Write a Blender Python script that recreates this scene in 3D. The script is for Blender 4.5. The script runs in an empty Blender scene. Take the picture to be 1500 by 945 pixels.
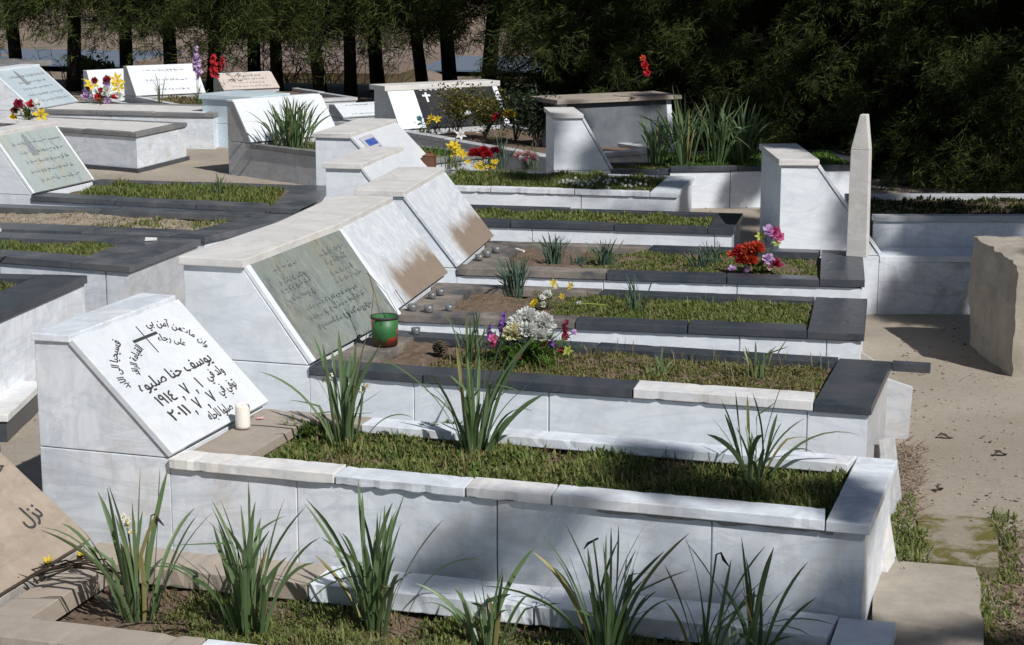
import bpy, bmesh, math, random, unicodedata
from mathutils import Vector, Matrix, Euler, noise
R = math.radians
random.seed(7)
S = bpy.context.scene
COL = S.collection

# ------------------------------------------------------------------ camera, sky, sun, exposure
FPX = 2700.0; CAM = Vector((0, 0, 1.95)); PITCH = math.atan(557/FPX); YAW = R(12.0)
cd = bpy.data.cameras.new('camera'); cam = bpy.data.objects.new('camera', cd); COL.objects.link(cam)
cd.sensor_width = 36; cd.lens = 36*FPX/1500; cd.clip_start = .05; cd.clip_end = 3000
cam.location = CAM; cam.rotation_euler = (R(90)-PITCH, 0, YAW)
S.camera = cam
SUN_DIR = Vector((.544, -.452, .707)).normalized()
w = bpy.data.worlds.new('World'); S.world = w; w.use_nodes = True
nt = w.node_tree; bg = nt.nodes['Background']
sky = nt.nodes.new('ShaderNodeTexSky'); sky.sky_type = 'NISHITA'; sky.sun_disc = False
sky.sun_elevation = math.asin(SUN_DIR.z); sky.sun_rotation = math.atan2(SUN_DIR.x, SUN_DIR.y)
nt.links.new(sky.outputs[0], bg.inputs[0]); bg.inputs[1].default_value = .05
sl = bpy.data.lights.new('sun', 'SUN'); sl.energy = 4.8; sl.angle = R(.55); sl.color = (1, .98, .95)
so = bpy.data.objects.new('sun', sl); COL.objects.link(so)
so.rotation_euler = (-SUN_DIR).to_track_quat('-Z', 'Y').to_euler()
S.view_settings.view_transform = 'Standard'; S.view_settings.look = 'None'
S.view_settings.exposure = 0.0; S.view_settings.gamma = 1.0
S.cycles.max_bounces = 6; S.cycles.use_denoising = True

_fw = Vector((-math.sin(YAW)*math.cos(PITCH), math.cos(YAW)*math.cos(PITCH), -math.sin(PITCH)))
_rt = Vector((math.cos(YAW), math.sin(YAW), 0)); _up = _rt.cross(_fw)
def _ray(x, y): return _fw + _rt*((x-750)/FPX) - _up*((y-472.5)/FPX)
def at(x, y, z):                      # measured point on the level z
    d = _ray(x, y); return CAM + d*((z-CAM.z)/d.z)
def atY(x, y, Y):                     # measured point at the distance Y
    d = _ray(x, y); return CAM + d*(Y/d.y)

# ------------------------------------------------------------------ node helpers
class NG:
    def __init__(s, name):
        s.m = bpy.data.materials.new(name); s.m.use_nodes = True
        s.t = s.m.node_tree; s.b = s.t.nodes['Principled BSDF']; s.o = s.t.nodes['Material Output']
    def n(s, typ, **k):
        q = s.t.nodes.new(typ)
        for a, v in k.items(): setattr(q, a, v)
        return q
    def put(s, sock, v):
        if v is None: return
        if hasattr(v, 'default_value') or hasattr(v, 'is_linked'): s.t.links.new(v, sock)
        elif isinstance(v, tuple) and len(v) == 3 and sock.type == 'RGBA': sock.default_value = (*v, 1)
        else: sock.default_value = v
    def coords(s, scale=(1, 1, 1), rnd=True, rot=(0, 0, 0)):
        tc = s.n('ShaderNodeTexCoord'); out = tc.outputs['Object']
        if rnd:
            oi = s.n('ShaderNodeObjectInfo'); ad = s.n('ShaderNodeVectorMath', operation='MULTIPLY_ADD')
            s.put(ad.inputs[0], oi.outputs['Random']); ad.inputs[1].default_value = (37, 53, 29); s.put(ad.inputs[2], out); out = ad.outputs[0]
        mp = s.n('ShaderNodeMapping'); s.put(mp.inputs[0], out); mp.inputs['Scale'].default_value = scale; mp.inputs['Rotation'].default_value = rot
        return mp.outputs[0]
    def noise(s, sc, det=6, rough=.55, dist=0, vec=None, col=False):
        q = s.n('ShaderNodeTexNoise'); q.inputs['Scale'].default_value = sc; q.inputs['Detail'].default_value = det
        q.inputs['Roughness'].default_value = rough; q.inputs['Distortion'].default_value = dist; s.put(q.inputs['Vector'], vec)
        return q.outputs['Color' if col else 'Fac']
    def voro(s, sc, vec=None, feat='F1', out='Distance'):
        q = s.n('ShaderNodeTexVoronoi', feature=feat); q.inputs['Scale'].default_value = sc; s.put(q.inputs['Vector'], vec); return q.outputs[out]
    def ramp(s, f, stops, interp='LINEAR'):
        q = s.n('ShaderNodeValToRGB'); e = q.color_ramp.elements; q.color_ramp.interpolation = interp
        while len(e) < len(stops): e.new(.5)
        for i, (p, c) in enumerate(stops):
            e[i].position = p; e[i].color = (c, c, c, 1) if not isinstance(c, tuple) else (*c, 1)
        s.put(q.inputs[0], f); return q.outputs[0]
    def mix(s, f, a, b, bt='MIX'):
        q = s.n('ShaderNodeMix', data_type='RGBA', blend_type=bt)
        s.put(q.inputs[0], f); s.put(q.inputs[6], a); s.put(q.inputs[7], b); return q.outputs[2]
    def math(s, op, a, b=None, clamp=False):
        q = s.n('ShaderNodeMath', operation=op, use_clamp=clamp); s.put(q.inputs[0], a); s.put(q.inputs[1], b); return q.outputs[0]
    def xyz(s, vec=None):
        if vec is None: vec = s.n('ShaderNodeTexCoord').outputs['Object']
        q = s.n('ShaderNodeSeparateXYZ'); s.put(q.inputs[0], vec); return q.outputs
    def mrange(s, v, a, b, c=0, d=1):
        q = s.n('ShaderNodeMapRange', clamp=True); s.put(q.inputs[0], v)
        for i, x in enumerate((a, b, c, d)): q.inputs[i+1].default_value = x
        return q.outputs[0]
    def bump(s, h, st=.3, d=.01):
        q = s.n('ShaderNodeBump'); q.inputs['Strength'].default_value = st; q.inputs['Distance'].default_value = d
        s.put(q.inputs['Height'], h); s.t.links.new(q.outputs[0], s.b.inputs['Normal'])
    def fin(s, col, rough=.5, spec=.5):
        s.put(s.b.inputs['Base Color'], col); s.put(s.b.inputs['Roughness'], rough); s.b.inputs['Specular IOR Level'].default_value = spec
        return s.m

def marble(name, base=(.77, .805, .85), vein=(.45, .50, .57), stain=(.45, .37, .28), amt=.62, veins=.55, rough=.42):
    g = NG(name); v = g.coords()
    n1 = g.noise(2.6, 9, .6, 1.6, v); band = g.ramp(n1, [(.42, 0.), (.495, 1.), (.51, 1.), (.56, 0.)])
    cl = g.ramp(g.noise(3.5, 8, .65, .8, v), [(.38, 0.), (.72, 1.)])
    c = g.mix(g.math('MULTIPLY', band, veins*.55), base, vein)
    c = g.mix(g.math('MULTIPLY', cl, veins*.5), c, vein)
    dv = g.coords((.9, .9, 3.4), rot=(R(20), R(38), R(15))); vn = g.ramp(g.noise(2.2, 10, .62, 1.1, dv), [(.455, 0.), (.497, 1.), (.505, 1.), (.55, 0.)])
    c = g.mix(g.math('MULTIPLY', vn, veins*.48), c, tuple(x*.8 for x in vein))
    st = g.coords((14, 14, 1.1)); streak = g.ramp(g.noise(3, 6, .6, 0, st), [(.5, 0.), (.8, 1.)])
    c = g.mix(g.math('MULTIPLY', streak, .42*amt), c, (.42, .39, .35))
    gr = g.ramp(g.noise(4.5, 10, .7, .4, v), [(.52, 0.), (.78, 1.)])
    c = g.mix(g.math('MULTIPLY', gr, amt), c, stain)
    sp = g.ramp(g.noise(46, 4, .6, 0, v), [(.70, 0.), (.76, 1.)])
    c = g.mix(g.math('MULTIPLY', sp, .35*amt), c, (.2, .17, .13))
    g.bump(g.noise(60, 6, .7, 0, v), .12, .004)
    return g.fin(c, g.ramp(gr, [(0, rough), (1, .75)]), .4)

def granite(name, base=(.028, .037, .052), dust=.22, dustcol=(.28, .245, .21), rough=.26):
    g = NG(name); v = g.coords()
    sp = g.ramp(g.noise(260, 3, .7, 0, v), [(.45, 0.), (.72, 1.)])
    c = g.mix(g.math('MULTIPLY', sp, .5), base, (.10, .115, .13))
    d = g.ramp(g.noise(5, 9, .7, .3, v), [(.35, 0.), (.75, 1.)])
    f = g.math('MULTIPLY', d, dust)
    c = g.mix(f, c, dustcol)
    g.bump(g.noise(90, 5, .7, 0, v), .06, .003)
    return g.fin(c, g.ramp(f, [(0, rough), (.6, .75)]), .5)

M = {}
M['marble'] = marble('white_marble')
M['marble_clean'] = marble('clean_white_marble', base=(.77, .805, .845), amt=.28, veins=.35)
M['marble_plate'] = marble('written_plate_marble', base=(.64, .665, .69), amt=.25, veins=.3)
M['marble_grimy'] = marble('grimy_marble', base=(.70, .73, .77), stain=(.22, .20, .17), amt=1.1, veins=.8, rough=.6)
M['marble_stained'] = marble('stained_marble', base=(.76, .74, .71), amt=.95, veins=.5, rough=.55)
M['brown_plate'] = marble('browned_plate', base=(.33, .265, .205), vein=(.26, .215, .17), stain=(.44, .37, .30), amt=.7, veins=.7, rough=.7)
M['marble_grey'] = marble('grey_marble', base=(.52, .53, .55), vein=(.36, .38, .41), amt=.45, veins=.8)
M['marble_cap'] = marble('weathered_marble_cap', base=(.68, .665, .64), vein=(.5, .49, .48), amt=.5, veins=.6, rough=.6)
M['marble_tan'] = marble('tan_stone', base=(.37, .315, .26), vein=(.30, .26, .22), stain=(.30, .23, .17), amt=.7, veins=.6, rough=.7)
M['marble_blue'] = marble('pale_blue_marble', base=(.60, .70, .76), vein=(.45, .55, .62), amt=.15, veins=.4, rough=.35)
M['granite'] = granite('black_granite')
M['granite_dusty'] = granite('dusty_granite', base=(.055, .058, .06), dust=1., dustcol=(.34, .285, .235), rough=.4)
M['granite_grey'] = granite('grey_granite', base=(.16, .165, .175), dust=.6, dustcol=(.36, .33, .30), rough=.4)
M['granite_sheen'] = granite('sky_sheen_granite', base=(.050, .060, .074), dust=.4, dustcol=(.30, .28, .26), rough=.3)  # sky sheen put into the paler base, with dust on top
M['granite_mid'] = granite('mid_granite', base=(.095, .11, .125), dust=.3, dustcol=(.30, .31, .31), rough=.3)
M['granite_black'] = granite('polished_black_granite', base=(.012, .013, .016), dust=.12, rough=.12)

def burnt(name, H, hz, Wh):
    g = NG(name); v = g.coords(); X, Y, Z = g.xyz()
    st = g.coords((2, 2, 2), rot=(0, R(50), 0)); n1 = g.noise(2.2, 8, .6, 2.0, st); band = g.ramp(n1, [(.42, 0.), (.5, 1.), (.57, 0.)])
    c = g.mix(g.math('MULTIPLY', band, .5), (.64, .665, .69), (.38, .43, .50))
    n = g.noise(9, 8, .65, .3, v); zz = g.math('ADD', Z, g.math('MULTIPLY', g.math('SUBTRACT', n, .5), .17))
    down = g.mrange(zz, H+(hz-H)*.32, H+(hz-H)*.54, 1, 0)
    yy = g.math('ADD', Y, g.math('MULTIPLY', g.math('SUBTRACT', n, .5), .2))
    back = g.mrange(yy, Wh*.13, Wh*.30)
    f = g.math('MULTIPLY', down, back)
    br = g.mix(g.noise(14, 8, .7, 0, v), (.155, .115, .082), (.265, .20, .145))
    c = g.mix(g.math('MULTIPLY', f, .95), c, br)
    g.bump(g.noise(60, 6, .7, 0, v), .1, .004)
    return g.fin(c, g.math('ADD', g.math('MULTIPLY', f, .35), .4), .4)

def greenglass(name, base=(.30, .37, .34), hi=(.42, .50, .47), tan=(.42, .36, .24), dark=(.10, .13, .14), smear=.8, blots=0):
    g = NG(name); st = g.coords((1.6, 5, 1.6)); v = g.coords()
    c = g.mix(g.ramp(g.noise(2.2, 6, .6, .6, v), [(.3, 0.), (.7, 1.)]), base, hi)
    c = g.mix(g.math('MULTIPLY', g.ramp(g.noise(2.4, 7, .65, .5, st), [(.5, 0.), (.68, 1.)]), .55), c, tan)
    c = g.mix(g.math('MULTIPLY', g.ramp(g.noise(3.4, 8, .7, .8, st), [(.56, 0.), (.66, 1.)]), smear), c, dark)
    c = g.mix(g.math('MULTIPLY', g.ramp(g.noise(24, 8, .7, 0, st), [(.5, 0.), (.8, 1.)]), .35), c, (.5, .5, .46))
    if blots:
        w2 = g.coords((3.2, 5, 3.2)); c = g.mix(g.math('MULTIPLY', g.ramp(g.noise(1.3, 9, .75, .3, w2), [(.5, 0.), (.66, 1.)]), .6), c, dark)
        c = g.mix(g.math('MULTIPLY', g.ramp(g.noise(5, 8, .7, .3, st), [(.55, 0.), (.7, 1.)]), .5), c, (.42, .46, .43))
    g.bump(g.noise(50, 5, .7, 0, v), .05, .003)
    return g.fin(c, .3, .5)

def plain(name, a, b=None, sc=30, rough=.6, bump=0, spec=.4, det=6):
    g = NG(name); v = g.coords(); b = b or tuple(x*.7 for x in a)
    c = g.mix(g.ramp(g.noise(sc, det, .65, 0, v), [(.3, 0.), (.7, 1.)]), a, b)
    if bump: g.bump(g.noise(sc*1.5, 8, .7, 0, v), bump, .01)
    return g.fin(c, rough, spec)

def leafmat(name, stops, trans=.3, rough=.5, spec=.3):
    g = NG(name); ge = g.n('ShaderNodeNewGeometry'); c = g.ramp(ge.outputs['Random Per Island'], stops)
    v = g.coords(); c = g.mix(g.math('MULTIPLY', g.noise(25, 4, .6, 0, v), .35), c, tuple(x*.6 for x in stops[0][1]))
    g.fin(c, rough, spec)
    if trans:
        tr = g.n('ShaderNodeBsdfTranslucent'); g.put(tr.inputs[0], c); mx = g.n('ShaderNodeMixShader'); mx.inputs[0].default_value = trans
        g.t.links.new(g.b.outputs[0], mx.inputs[1]); g.t.links.new(tr.outputs[0], mx.inputs[2]); g.t.links.new(mx.outputs[0], g.o.inputs[0])
    return g.m
M['leaf'] = leafmat('daffodil_leaf', [(0, (.09, .15, .06)), (.5, (.135, .205, .09)), (.85, (.18, .25, .12)), (.93, (.16, .20, .09)), (1, (.34, .28, .11))], .3, .42, .45)
M['leaf_blue'] = leafmat('bluish_leaf', [(0, (.06, .11, .075)), (.6, (.095, .15, .11)), (1, (.13, .19, .14))], .28, .5)
M['grass'] = leafmat('grass_blade', [(0, (.10, .14, .038)), (.45, (.17, .215, .056)), (.8, (.24, .27, .08)), (1, (.29, .25, .11))], .35, .6)
M['grass_bright'] = leafmat('bright_grass', [(0, (.07, .14, .02)), (.6, (.11, .20, .03)), (1, (.17, .24, .06))], .35, .6)
M['grass_dry'] = leafmat('drying_grass', [(0, (.10, .09, .035)), (.35, (.17, .165, .055)), (.7, (.26, .21, .10)), (1, (.33, .24, .15))], .25, .7)
M['needle'] = leafmat('pine_needles', [(0, (.014, .024, .008)), (.6, (.042, .060, .018)), (1, (.13, .145, .042))], .2, .85, .08)
M['needle_light'] = leafmat('sunny_pine_needles', [(0, (.03, .045, .015)), (.6, (.055, .075, .025)), (1, (.10, .11, .04))], .2, .6)
M['bark'] = plain('dark_bark', (.018, .014, .011), (.008, .006, .005), 12, .95, .8)
M['bark_twig'] = plain('grey_twig', (.12, .10, .085), (.07, .055, .045), 20, .9)
M['soil'] = plain('brown_soil', (.19, .135, .095), (.10, .07, .05), 28, .95, .9)
M['soil_dry'] = plain('dry_soil', (.36, .30, .235), (.22, .18, .14), 22, .95, .8)
M['concrete'] = plain('rough_concrete', (.36, .32, .265), (.26, .23, .19), 9, .95, .6)
M['cement'] = plain('grey_cement', (.40, .38, .35), (.27, .25, .23), 18, .95, .7)
M['ink'] = plain('black_paint', (.03, .03, .032), (.06, .055, .05), 60, .6)
M['ink_faded'] = plain('faded_paint', (.15, .17, .18), (.28, .30, .31), 70, .7)
M['wax'] = plain('white_wax', (.80, .78, .73), (.70, .66, .58), 15, .45)
M['wire'] = plain('rusty_wire', (.10, .07, .055), (.16, .08, .05), 40, .7)
M['white_paint'] = plain('white_paint', (.75, .75, .74), (.6, .6, .58), 20, .5)
M['stem'] = plain('flower_stem', (.09, .15, .05), (.06, .10, .035), 20, .5)
M['dead'] = plain('withered_brown', (.055, .04, .025), (.025, .018, .012), 40, .8)
M['rust'] = plain('rusty_tin', (.17, .07, .035), (.08, .04, .025), 22, .7, .3)
def petal(name, a, b): return leafmat(name, [(0, a), (1, b)], .3, .55, .25)
PET = {'white': petal('white_petal', (.80, .80, .77), (.74, .75, .72)), 'cream': petal('cream_petal', (.76, .70, .42), (.80, .76, .56)),
       'yellow': petal('yellow_petal', (.75, .52, .02), (.80, .62, .05)), 'purple': petal('purple_petal', (.16, .07, .30), (.26, .12, .42)),
       'pink': petal('pink_petal', (.62, .10, .28), (.70, .22, .40)), 'red': petal('red_petal', (.42, .015, .025), (.55, .03, .04)),
       'dark': petal('maroon_petal', (.18, .01, .03), (.28, .02, .06)), 'rose': petal('pale_rose_petal', (.75, .42, .42), (.80, .62, .60)),
       'orange': petal('orange_petal', (.58, .05, .035), (.66, .17, .07)), 'lilac': petal('lilac_petal', (.50, .30, .58), (.64, .48, .68)),
       'lime': petal('lime_petal', (.42, .50, .08), (.55, .58, .14)), 'teal': petal('teal_leaf', (.10, .26, .26), (.16, .32, .32))}

# ------------------------------------------------------------------ mesh helpers
class MB:
    def __init__(s): s.bm = bmesh.new()
    def hexa(s, lo, hi):              # lo, hi: four corners each (same winding)
        v = [s.bm.verts.new(p) for p in lo] + [s.bm.verts.new(p) for p in hi]
        n = len(lo); f = [v[:n][::-1], v[n:]] + [[v[i], v[(i+1) % n], v[n+(i+1) % n], v[n+i]] for i in range(n)]
        for q in f: s.bm.faces.new(q)
        return s
    def box(s, x0, x1, y0, y1, z0, z1, j=0):
        q = [(x0, y0), (x1, y0), (x1, y1), (x0, y1)]
        r = lambda: random.uniform(-j, j)
        return s.hexa([(a+r(), b+r(), z0) for a, b in q], [(a+r(), b+r(), z1+r()) for a, b in q])
    def slab(s, q, z0, z1): return s.hexa([(a, b, z0) for a, b in q], [(a, b, z1) for a, b in q])
    def prism(s, prof, y0, y1):       # profile in x-z, counter-clockwise seen from -y
        return s.hexa([(x, y1, z) for x, z in prof], [(x, y0, z) for x, z in prof])
    def tube(s, pts, rad, n=6, cap=True):
        pts = [Vector(p) for p in pts]; rings = []
        if not hasattr(rad, '__len__'): rad = [rad]*len(pts)
        for i, p in enumerate(pts):
            d = (pts[min(i+1, len(pts)-1)]-pts[max(i-1, 0)]).normalized()
            a = d.orthogonal().normalized() if i == 0 else (a-d*a.dot(d)).normalized()
            b = d.cross(a)
            rings.append([s.bm.verts.new(p+(a*math.cos(t)+b*math.sin(t))*rad[i]) for t in [2*math.pi*k/n for k in range(n)]])
        for i in range(len(rings)-1):
            for k in range(n): s.bm.faces.new([rings[i][k], rings[i][(k+1) % n], rings[i+1][(k+1) % n], rings[i+1][k]])
        if cap and n > 2: s.bm.faces.new(rings[0][::-1]); s.bm.faces.new(rings[-1])
        return s
    def chip(s, a):                   # worn edges: subdivide the long edges and eat into them
        ed = [e for e in s.bm.edges if e.calc_length() > .2]
        if ed: bmesh.ops.subdivide_edges(s.bm, edges=ed, cuts=max(2, int(max(e.calc_length() for e in ed)/.022)), use_grid_fill=True)
        c = sum((v.co for v in s.bm.verts), Vector())/len(s.bm.verts)
        for v in s.bm.verts:
            k = noise.noise(v.co*9)*.5+.5; h = max(0, noise.noise(v.co*27+Vector((3, 1, 2)))-.18)*2.2; d = v.co-c
            v.co -= Vector((0, math.copysign(1, d.y), math.copysign(.45, d.z)))*a*(.3*k+h)
    def lathe(s, prof, n=20, c=(0, 0, 0)):
        rings = [[s.bm.verts.new((c[0]+r*math.cos(2*math.pi*k/n), c[1]+r*math.sin(2*math.pi*k/n), c[2]+z)) for k in range(n)] for r, z in prof]
        for i in range(len(rings)-1):
            for k in range(n): s.bm.faces.new([rings[i][k], rings[i][(k+1) % n], rings[i+1][(k+1) % n], rings[i+1][k]])
        return s
    def ribbon(s, pts, wid, side, crease=0.):   # leaf with a raised midrib
        rows = []
        for i, p in enumerate(pts):
            d = (pts[min(i+1, len(pts)-1)]-pts[max(i-1, 0)]).normalized()
            sd = (side[i]-d*side[i].dot(d)).normalized(); nn = d.cross(sd)
            rows.append([s.bm.verts.new(p-sd*wid[i]/2), s.bm.verts.new(p-nn*crease*wid[i]), s.bm.verts.new(p+sd*wid[i]/2)])
        for a, b in zip(rows, rows[1:]):
            s.bm.faces.new([a[0], a[1], b[1], b[0]]); s.bm.faces.new([a[1], a[2], b[2], b[1]])
    def poly(s, pts): s.bm.faces.new([s.bm.verts.new(p) for p in pts]); return s
    def build(s, name, mat, parent=None, bevel=0, smooth=False, loc=None, rot=None):
        if bevel:
            s.bm.normal_update()
            ed = [e for e in s.bm.edges if len(e.link_faces) == 2 and e.calc_face_angle(0) > .5]
            bmesh.ops.bevel(s.bm, geom=ed, offset=bevel, segments=2, profile=.6, affect='EDGES', clamp_overlap=True)
        me = bpy.data.meshes.new(name); s.bm.to_mesh(me); s.bm.free()
        for m in (mat if isinstance(mat, list) else [mat]): me.materials.append(m)
        if smooth:
            for p in me.polygons: p.use_smooth = True
        o = bpy.data.objects.new(name, me); COL.objects.link(o)
        if parent: o.parent = parent
        if loc is not None: o.location = loc
        if rot is not None: o.rotation_euler = rot
        return o
def fast(name, verts, faces, mat, parent=None, loc=None):
    me = bpy.data.meshes.new(name); me.from_pydata(verts, [], faces); me.materials.append(mat)
    o = bpy.data.objects.new(name, me); COL.objects.link(o)
    if parent: o.parent = parent
    if loc is not None: o.location = loc
    return o
def tag(o, label=None, cat=None, group=None, kind=None):
    if label: o['label'] = label
    if cat: o['category'] = cat
    if group: o['group'] = group
    if kind: o['kind'] = kind
    return o
def empty(name, loc, rz=0, label=None, cat=None, group=None):
    o = bpy.data.objects.new(name, None); o.empty_display_size = .1; COL.objects.link(o); o.location = loc; o.rotation_euler = (0, 0, rz)
    return tag(o, label, cat, group)
def copy_tree(o, parent=None):
    c = o.copy(); COL.objects.link(c)
    if parent: c.parent = parent
    for ch in list(o.children): copy_tree(ch, c)
    return c

# ------------------------------------------------------------------ lettering
FORMS = {}
for cp in range(0xFE70, 0xFEFD):
    d = unicodedata.decomposition(chr(cp)).split()
    if len(d) == 2: FORMS.setdefault(chr(int(d[1], 16)), {})[d[0]] = chr(cp)
def shape(t):
    if not any(c in FORMS for c in t): return t
    out = []; jr = lambda c: c in FORMS and '<initial>' in FORMS[c]
    for i, c in enumerate(t):
        f = FORMS.get(c)
        if not f: out.append(c); continue
        p = i > 0 and jr(t[i-1]); n = i+1 < len(t) and t[i+1] in FORMS and '<final>' in FORMS[t[i+1]] and jr(c)
        k = '<medial>' if p and n else '<final>' if p else '<initial>' if n else '<isolated>'
        out.append(f.get(k) or f.get('<isolated>'))
    return ''.join(reversed(out))
def text_geo(t):                      # -> (verts, faces, width) for size 1, x from 0
    c = bpy.data.curves.new('text', 'FONT'); c.body = shape(t); c.size = 1; c.resolution_u = 2
    o = bpy.data.objects.new('text', c); COL.objects.link(o); bpy.context.view_layer.update()
    dg = bpy.context.evaluated_depsgraph_get(); me = bpy.data.meshes.new_from_object(o.evaluated_get(dg))
    vs = [v.co.copy() for v in me.vertices]; fs = [tuple(p.vertices) for p in me.polygons]
    bpy.data.objects.remove(o); bpy.data.curves.remove(c); bpy.data.meshes.remove(me)
    if not vs: return [], [], 0
    x0 = min(v.x for v in vs); x1 = max(v.x for v in vs)
    return [Vector((v.x-x0, v.y, 0)) for v in vs], fs, x1-x0
class Letters:
    def __init__(s): s.v = []; s.f = []; s.k = 0
    def line(s, t, cx, cy, width=None, size=None, bold=.03, bend=None, slope=0.):
        vs, fs, wd = text_geo(t)
        if not vs: return
        kx = width/wd if width else size; ky = size or kx
        for dx, dy in ((-bold, 0), (bold, 0), (0, -bold), (0, bold)):
            n = len(s.v); s.k += 1
            for p in vs:
                x = (p.x-wd/2+dx)*kx; y = (p.y-.3+dy)*ky
                if bend:
                    a, b, t0 = bend; th = t0 - x/((a+b)/2); q = (cx+(a+y)*math.cos(th), cy+(b+y)*math.sin(th))
                else: q = (cx+x, cy+y+x*slope)
                s.v.append((q[0], q[1], .00005*s.k))
            s.f += [tuple(i+n for i in f) for f in fs]
    def bar(s, x0, y0, x1, y1, w):
        n = len(s.v); s.k += 1; d = Vector((x1-x0, y1-y0)).normalized()*w/2; z = .00005*s.k
        s.v += [(x0-d.y, y0+d.x, z), (x0+d.y, y0-d.x, z), (x1+d.y, y1-d.x, z), (x1-d.y, y1+d.x, z)]; s.f.append((n, n+1, n+2, n+3))
    def scribble(s, x0, x1, y, h, rnd, wt=.007):     # a worn, illegible line of writing
        x = x0
        while x < x1:
            L = rnd.uniform(.02, .06)*min(1, h/.03)
            pts = [(x+L*i/5, y+rnd.uniform(-.35, .35)*h*(1 if i % 2 else .5)) for i in range(6)]
            for a, b in zip(pts, pts[1:]): s.bar(*a, *b, wt*rnd.uniform(.6, 1.2))
            if rnd.random() < .5: s.bar(x+L*.3, y-h*.5, x+L*.3, y+h*.6, wt*.9)
            if rnd.random() < .6: xx = x+rnd.uniform(0, L); yy = y+rnd.choice((-.7, .7))*h; s.bar(xx, yy, xx+wt, yy, wt)
            x += L+rnd.uniform(.004, .02)
    def place(s, plate, fr, mat):     # fr: origin, u axis, v axis, normal in the grave's frame
        o, u, v, n = fr
        return fast('inscription', [tuple(o+u*p[0]+v*p[1]+n*(.0015+p[2])) for p in s.v], s.f, mat, plate)

# ------------------------------------------------------------------ the ground and the far valley
def sm(a, b, x):
    t = max(0, min(1, (x-a)/(b-a))); return t*t*(3-2*t)
def ground_z(x, y):
    z = .13*sm(9.6, 13, y) - .10*sm(5.6, 4.9, y)*sm(.6, .2, x) - .05*sm(.26, .34, x)*sm(6.3, 5.7, y)
    if y > 23.5: z -= 9.2*sm(21.6, 41, y)
    if y > 205: z += (y-205)*.16 + 9*noise.noise((x*.012, y*.012, 3))*sm(205, 330, y)
    if y > 24: z += 1.6*sm(24, 60, y)*noise.noise((x*.05, y*.05, 0))*sm(215, 120, y)
    if y > 26: z += 6.0*math.exp(-((x+22)/9)**2-((y-75)/16)**2)
    return z
def axis(a, b, near0, near1, step, grow):
    out = []; t = near0
    while t < near1: out.append(t); t += step
    s_ = step
    while t < b: out.append(t); s_ *= grow; t += s_
    out.append(b); t = near0; s_ = step
    while t > a: s_ *= grow; t -= s_; out.append(max(t, a))
    return sorted(set(out))
xs = axis(-420, 420, -10, 4, .14, 1.13); ys = axis(-30, 760, 2, 16, .14, 1.07)
V = [(x, y, ground_z(x, y)+(.006*noise.noise((x*5, y*5, 0)) if y < 24 else 0)) for y in ys for x in xs]
nx = len(xs); FQ = [(j*nx+i, j*nx+i+1, (j+1)*nx+i+1, (j+1)*nx+i) for j in range(len(ys)-1) for i in range(nx-1)]
g = NG('earth'); v = g.coords(rnd=False); X, Y, Z = g.xyz()
big = g.noise(1.1, 8, .6, .3, v); fine = g.noise(35, 8, .7, 0, v)
c = g.mix(g.ramp(big, [(.35, 0.), (.68, 1.)]), (.37, .325, .27), (.28, .24, .19))
c = g.mix(g.math('MULTIPLY', g.ramp(fine, [(.45, 0.), (.75, 1.)]), .55), c, (.22, .18, .14))
c = g.mix(g.math('MULTIPLY', g.ramp(g.voro(140, v), [(.1, 1.), (.35, 0.)]), .4), c, (.50, .46, .41))
c = g.mix(g.math('MULTIPLY', g.ramp(g.noise(5, 10, .75, .5, v), [(.55, 0.), (.7, 1.)]), .5), c, (.19, .15, .11))
jit = g.math('MULTIPLY', g.math('SUBTRACT', g.noise(4, 6, .6, 0, v), .5), .5)
so_ = g.math('MULTIPLY', g.mrange(g.math('ADD', X, jit), .26, .38), g.mrange(g.math('ADD', Y, jit), 6.25, 5.9))
c = g.mix(so_, c, g.mix(g.noise(18, 9, .75, 0, v), (.10, .07, .05), (.25, .18, .13)))
far = g.mrange(Y, 23, 30); fv = g.coords((.16, .2, .3), rnd=False)
fc = g.ramp(g.noise(1.6, 9, .65, .6, fv), [(.28, (.10, .10, .065)), (.42, (.17, .145, .11)), (.52, (.30, .205, .17)), (.62, (.15, .14, .095)), (.75, (.22, .17, .14))])
c = g.mix(far, c, g.mix(g.math('MULTIPLY', g.noise(40, 6, .7, 0, fv), .6), fc, (.12, .11, .07)))
g.bump(g.noise(70, 9, .75, 0, v), .55, .012)
ter = fast('ground', V, FQ, g.fin(c, .95, .2)); tag(ter, kind='structure')
for p in ter.data.polygons: p.use_smooth = True
g = NG('river_water'); g.bump(g.noise(.6, 3, .5, 0, g.coords((1, 3, 1), rnd=False)), .15, .05)
tag(MB().slab([(-160, 152), (40, 156), (40, 172), (-160, 178)], -8.9, -8.75).build('water', g.fin((.10, .15, .22), .25, .5)), kind='structure')

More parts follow.
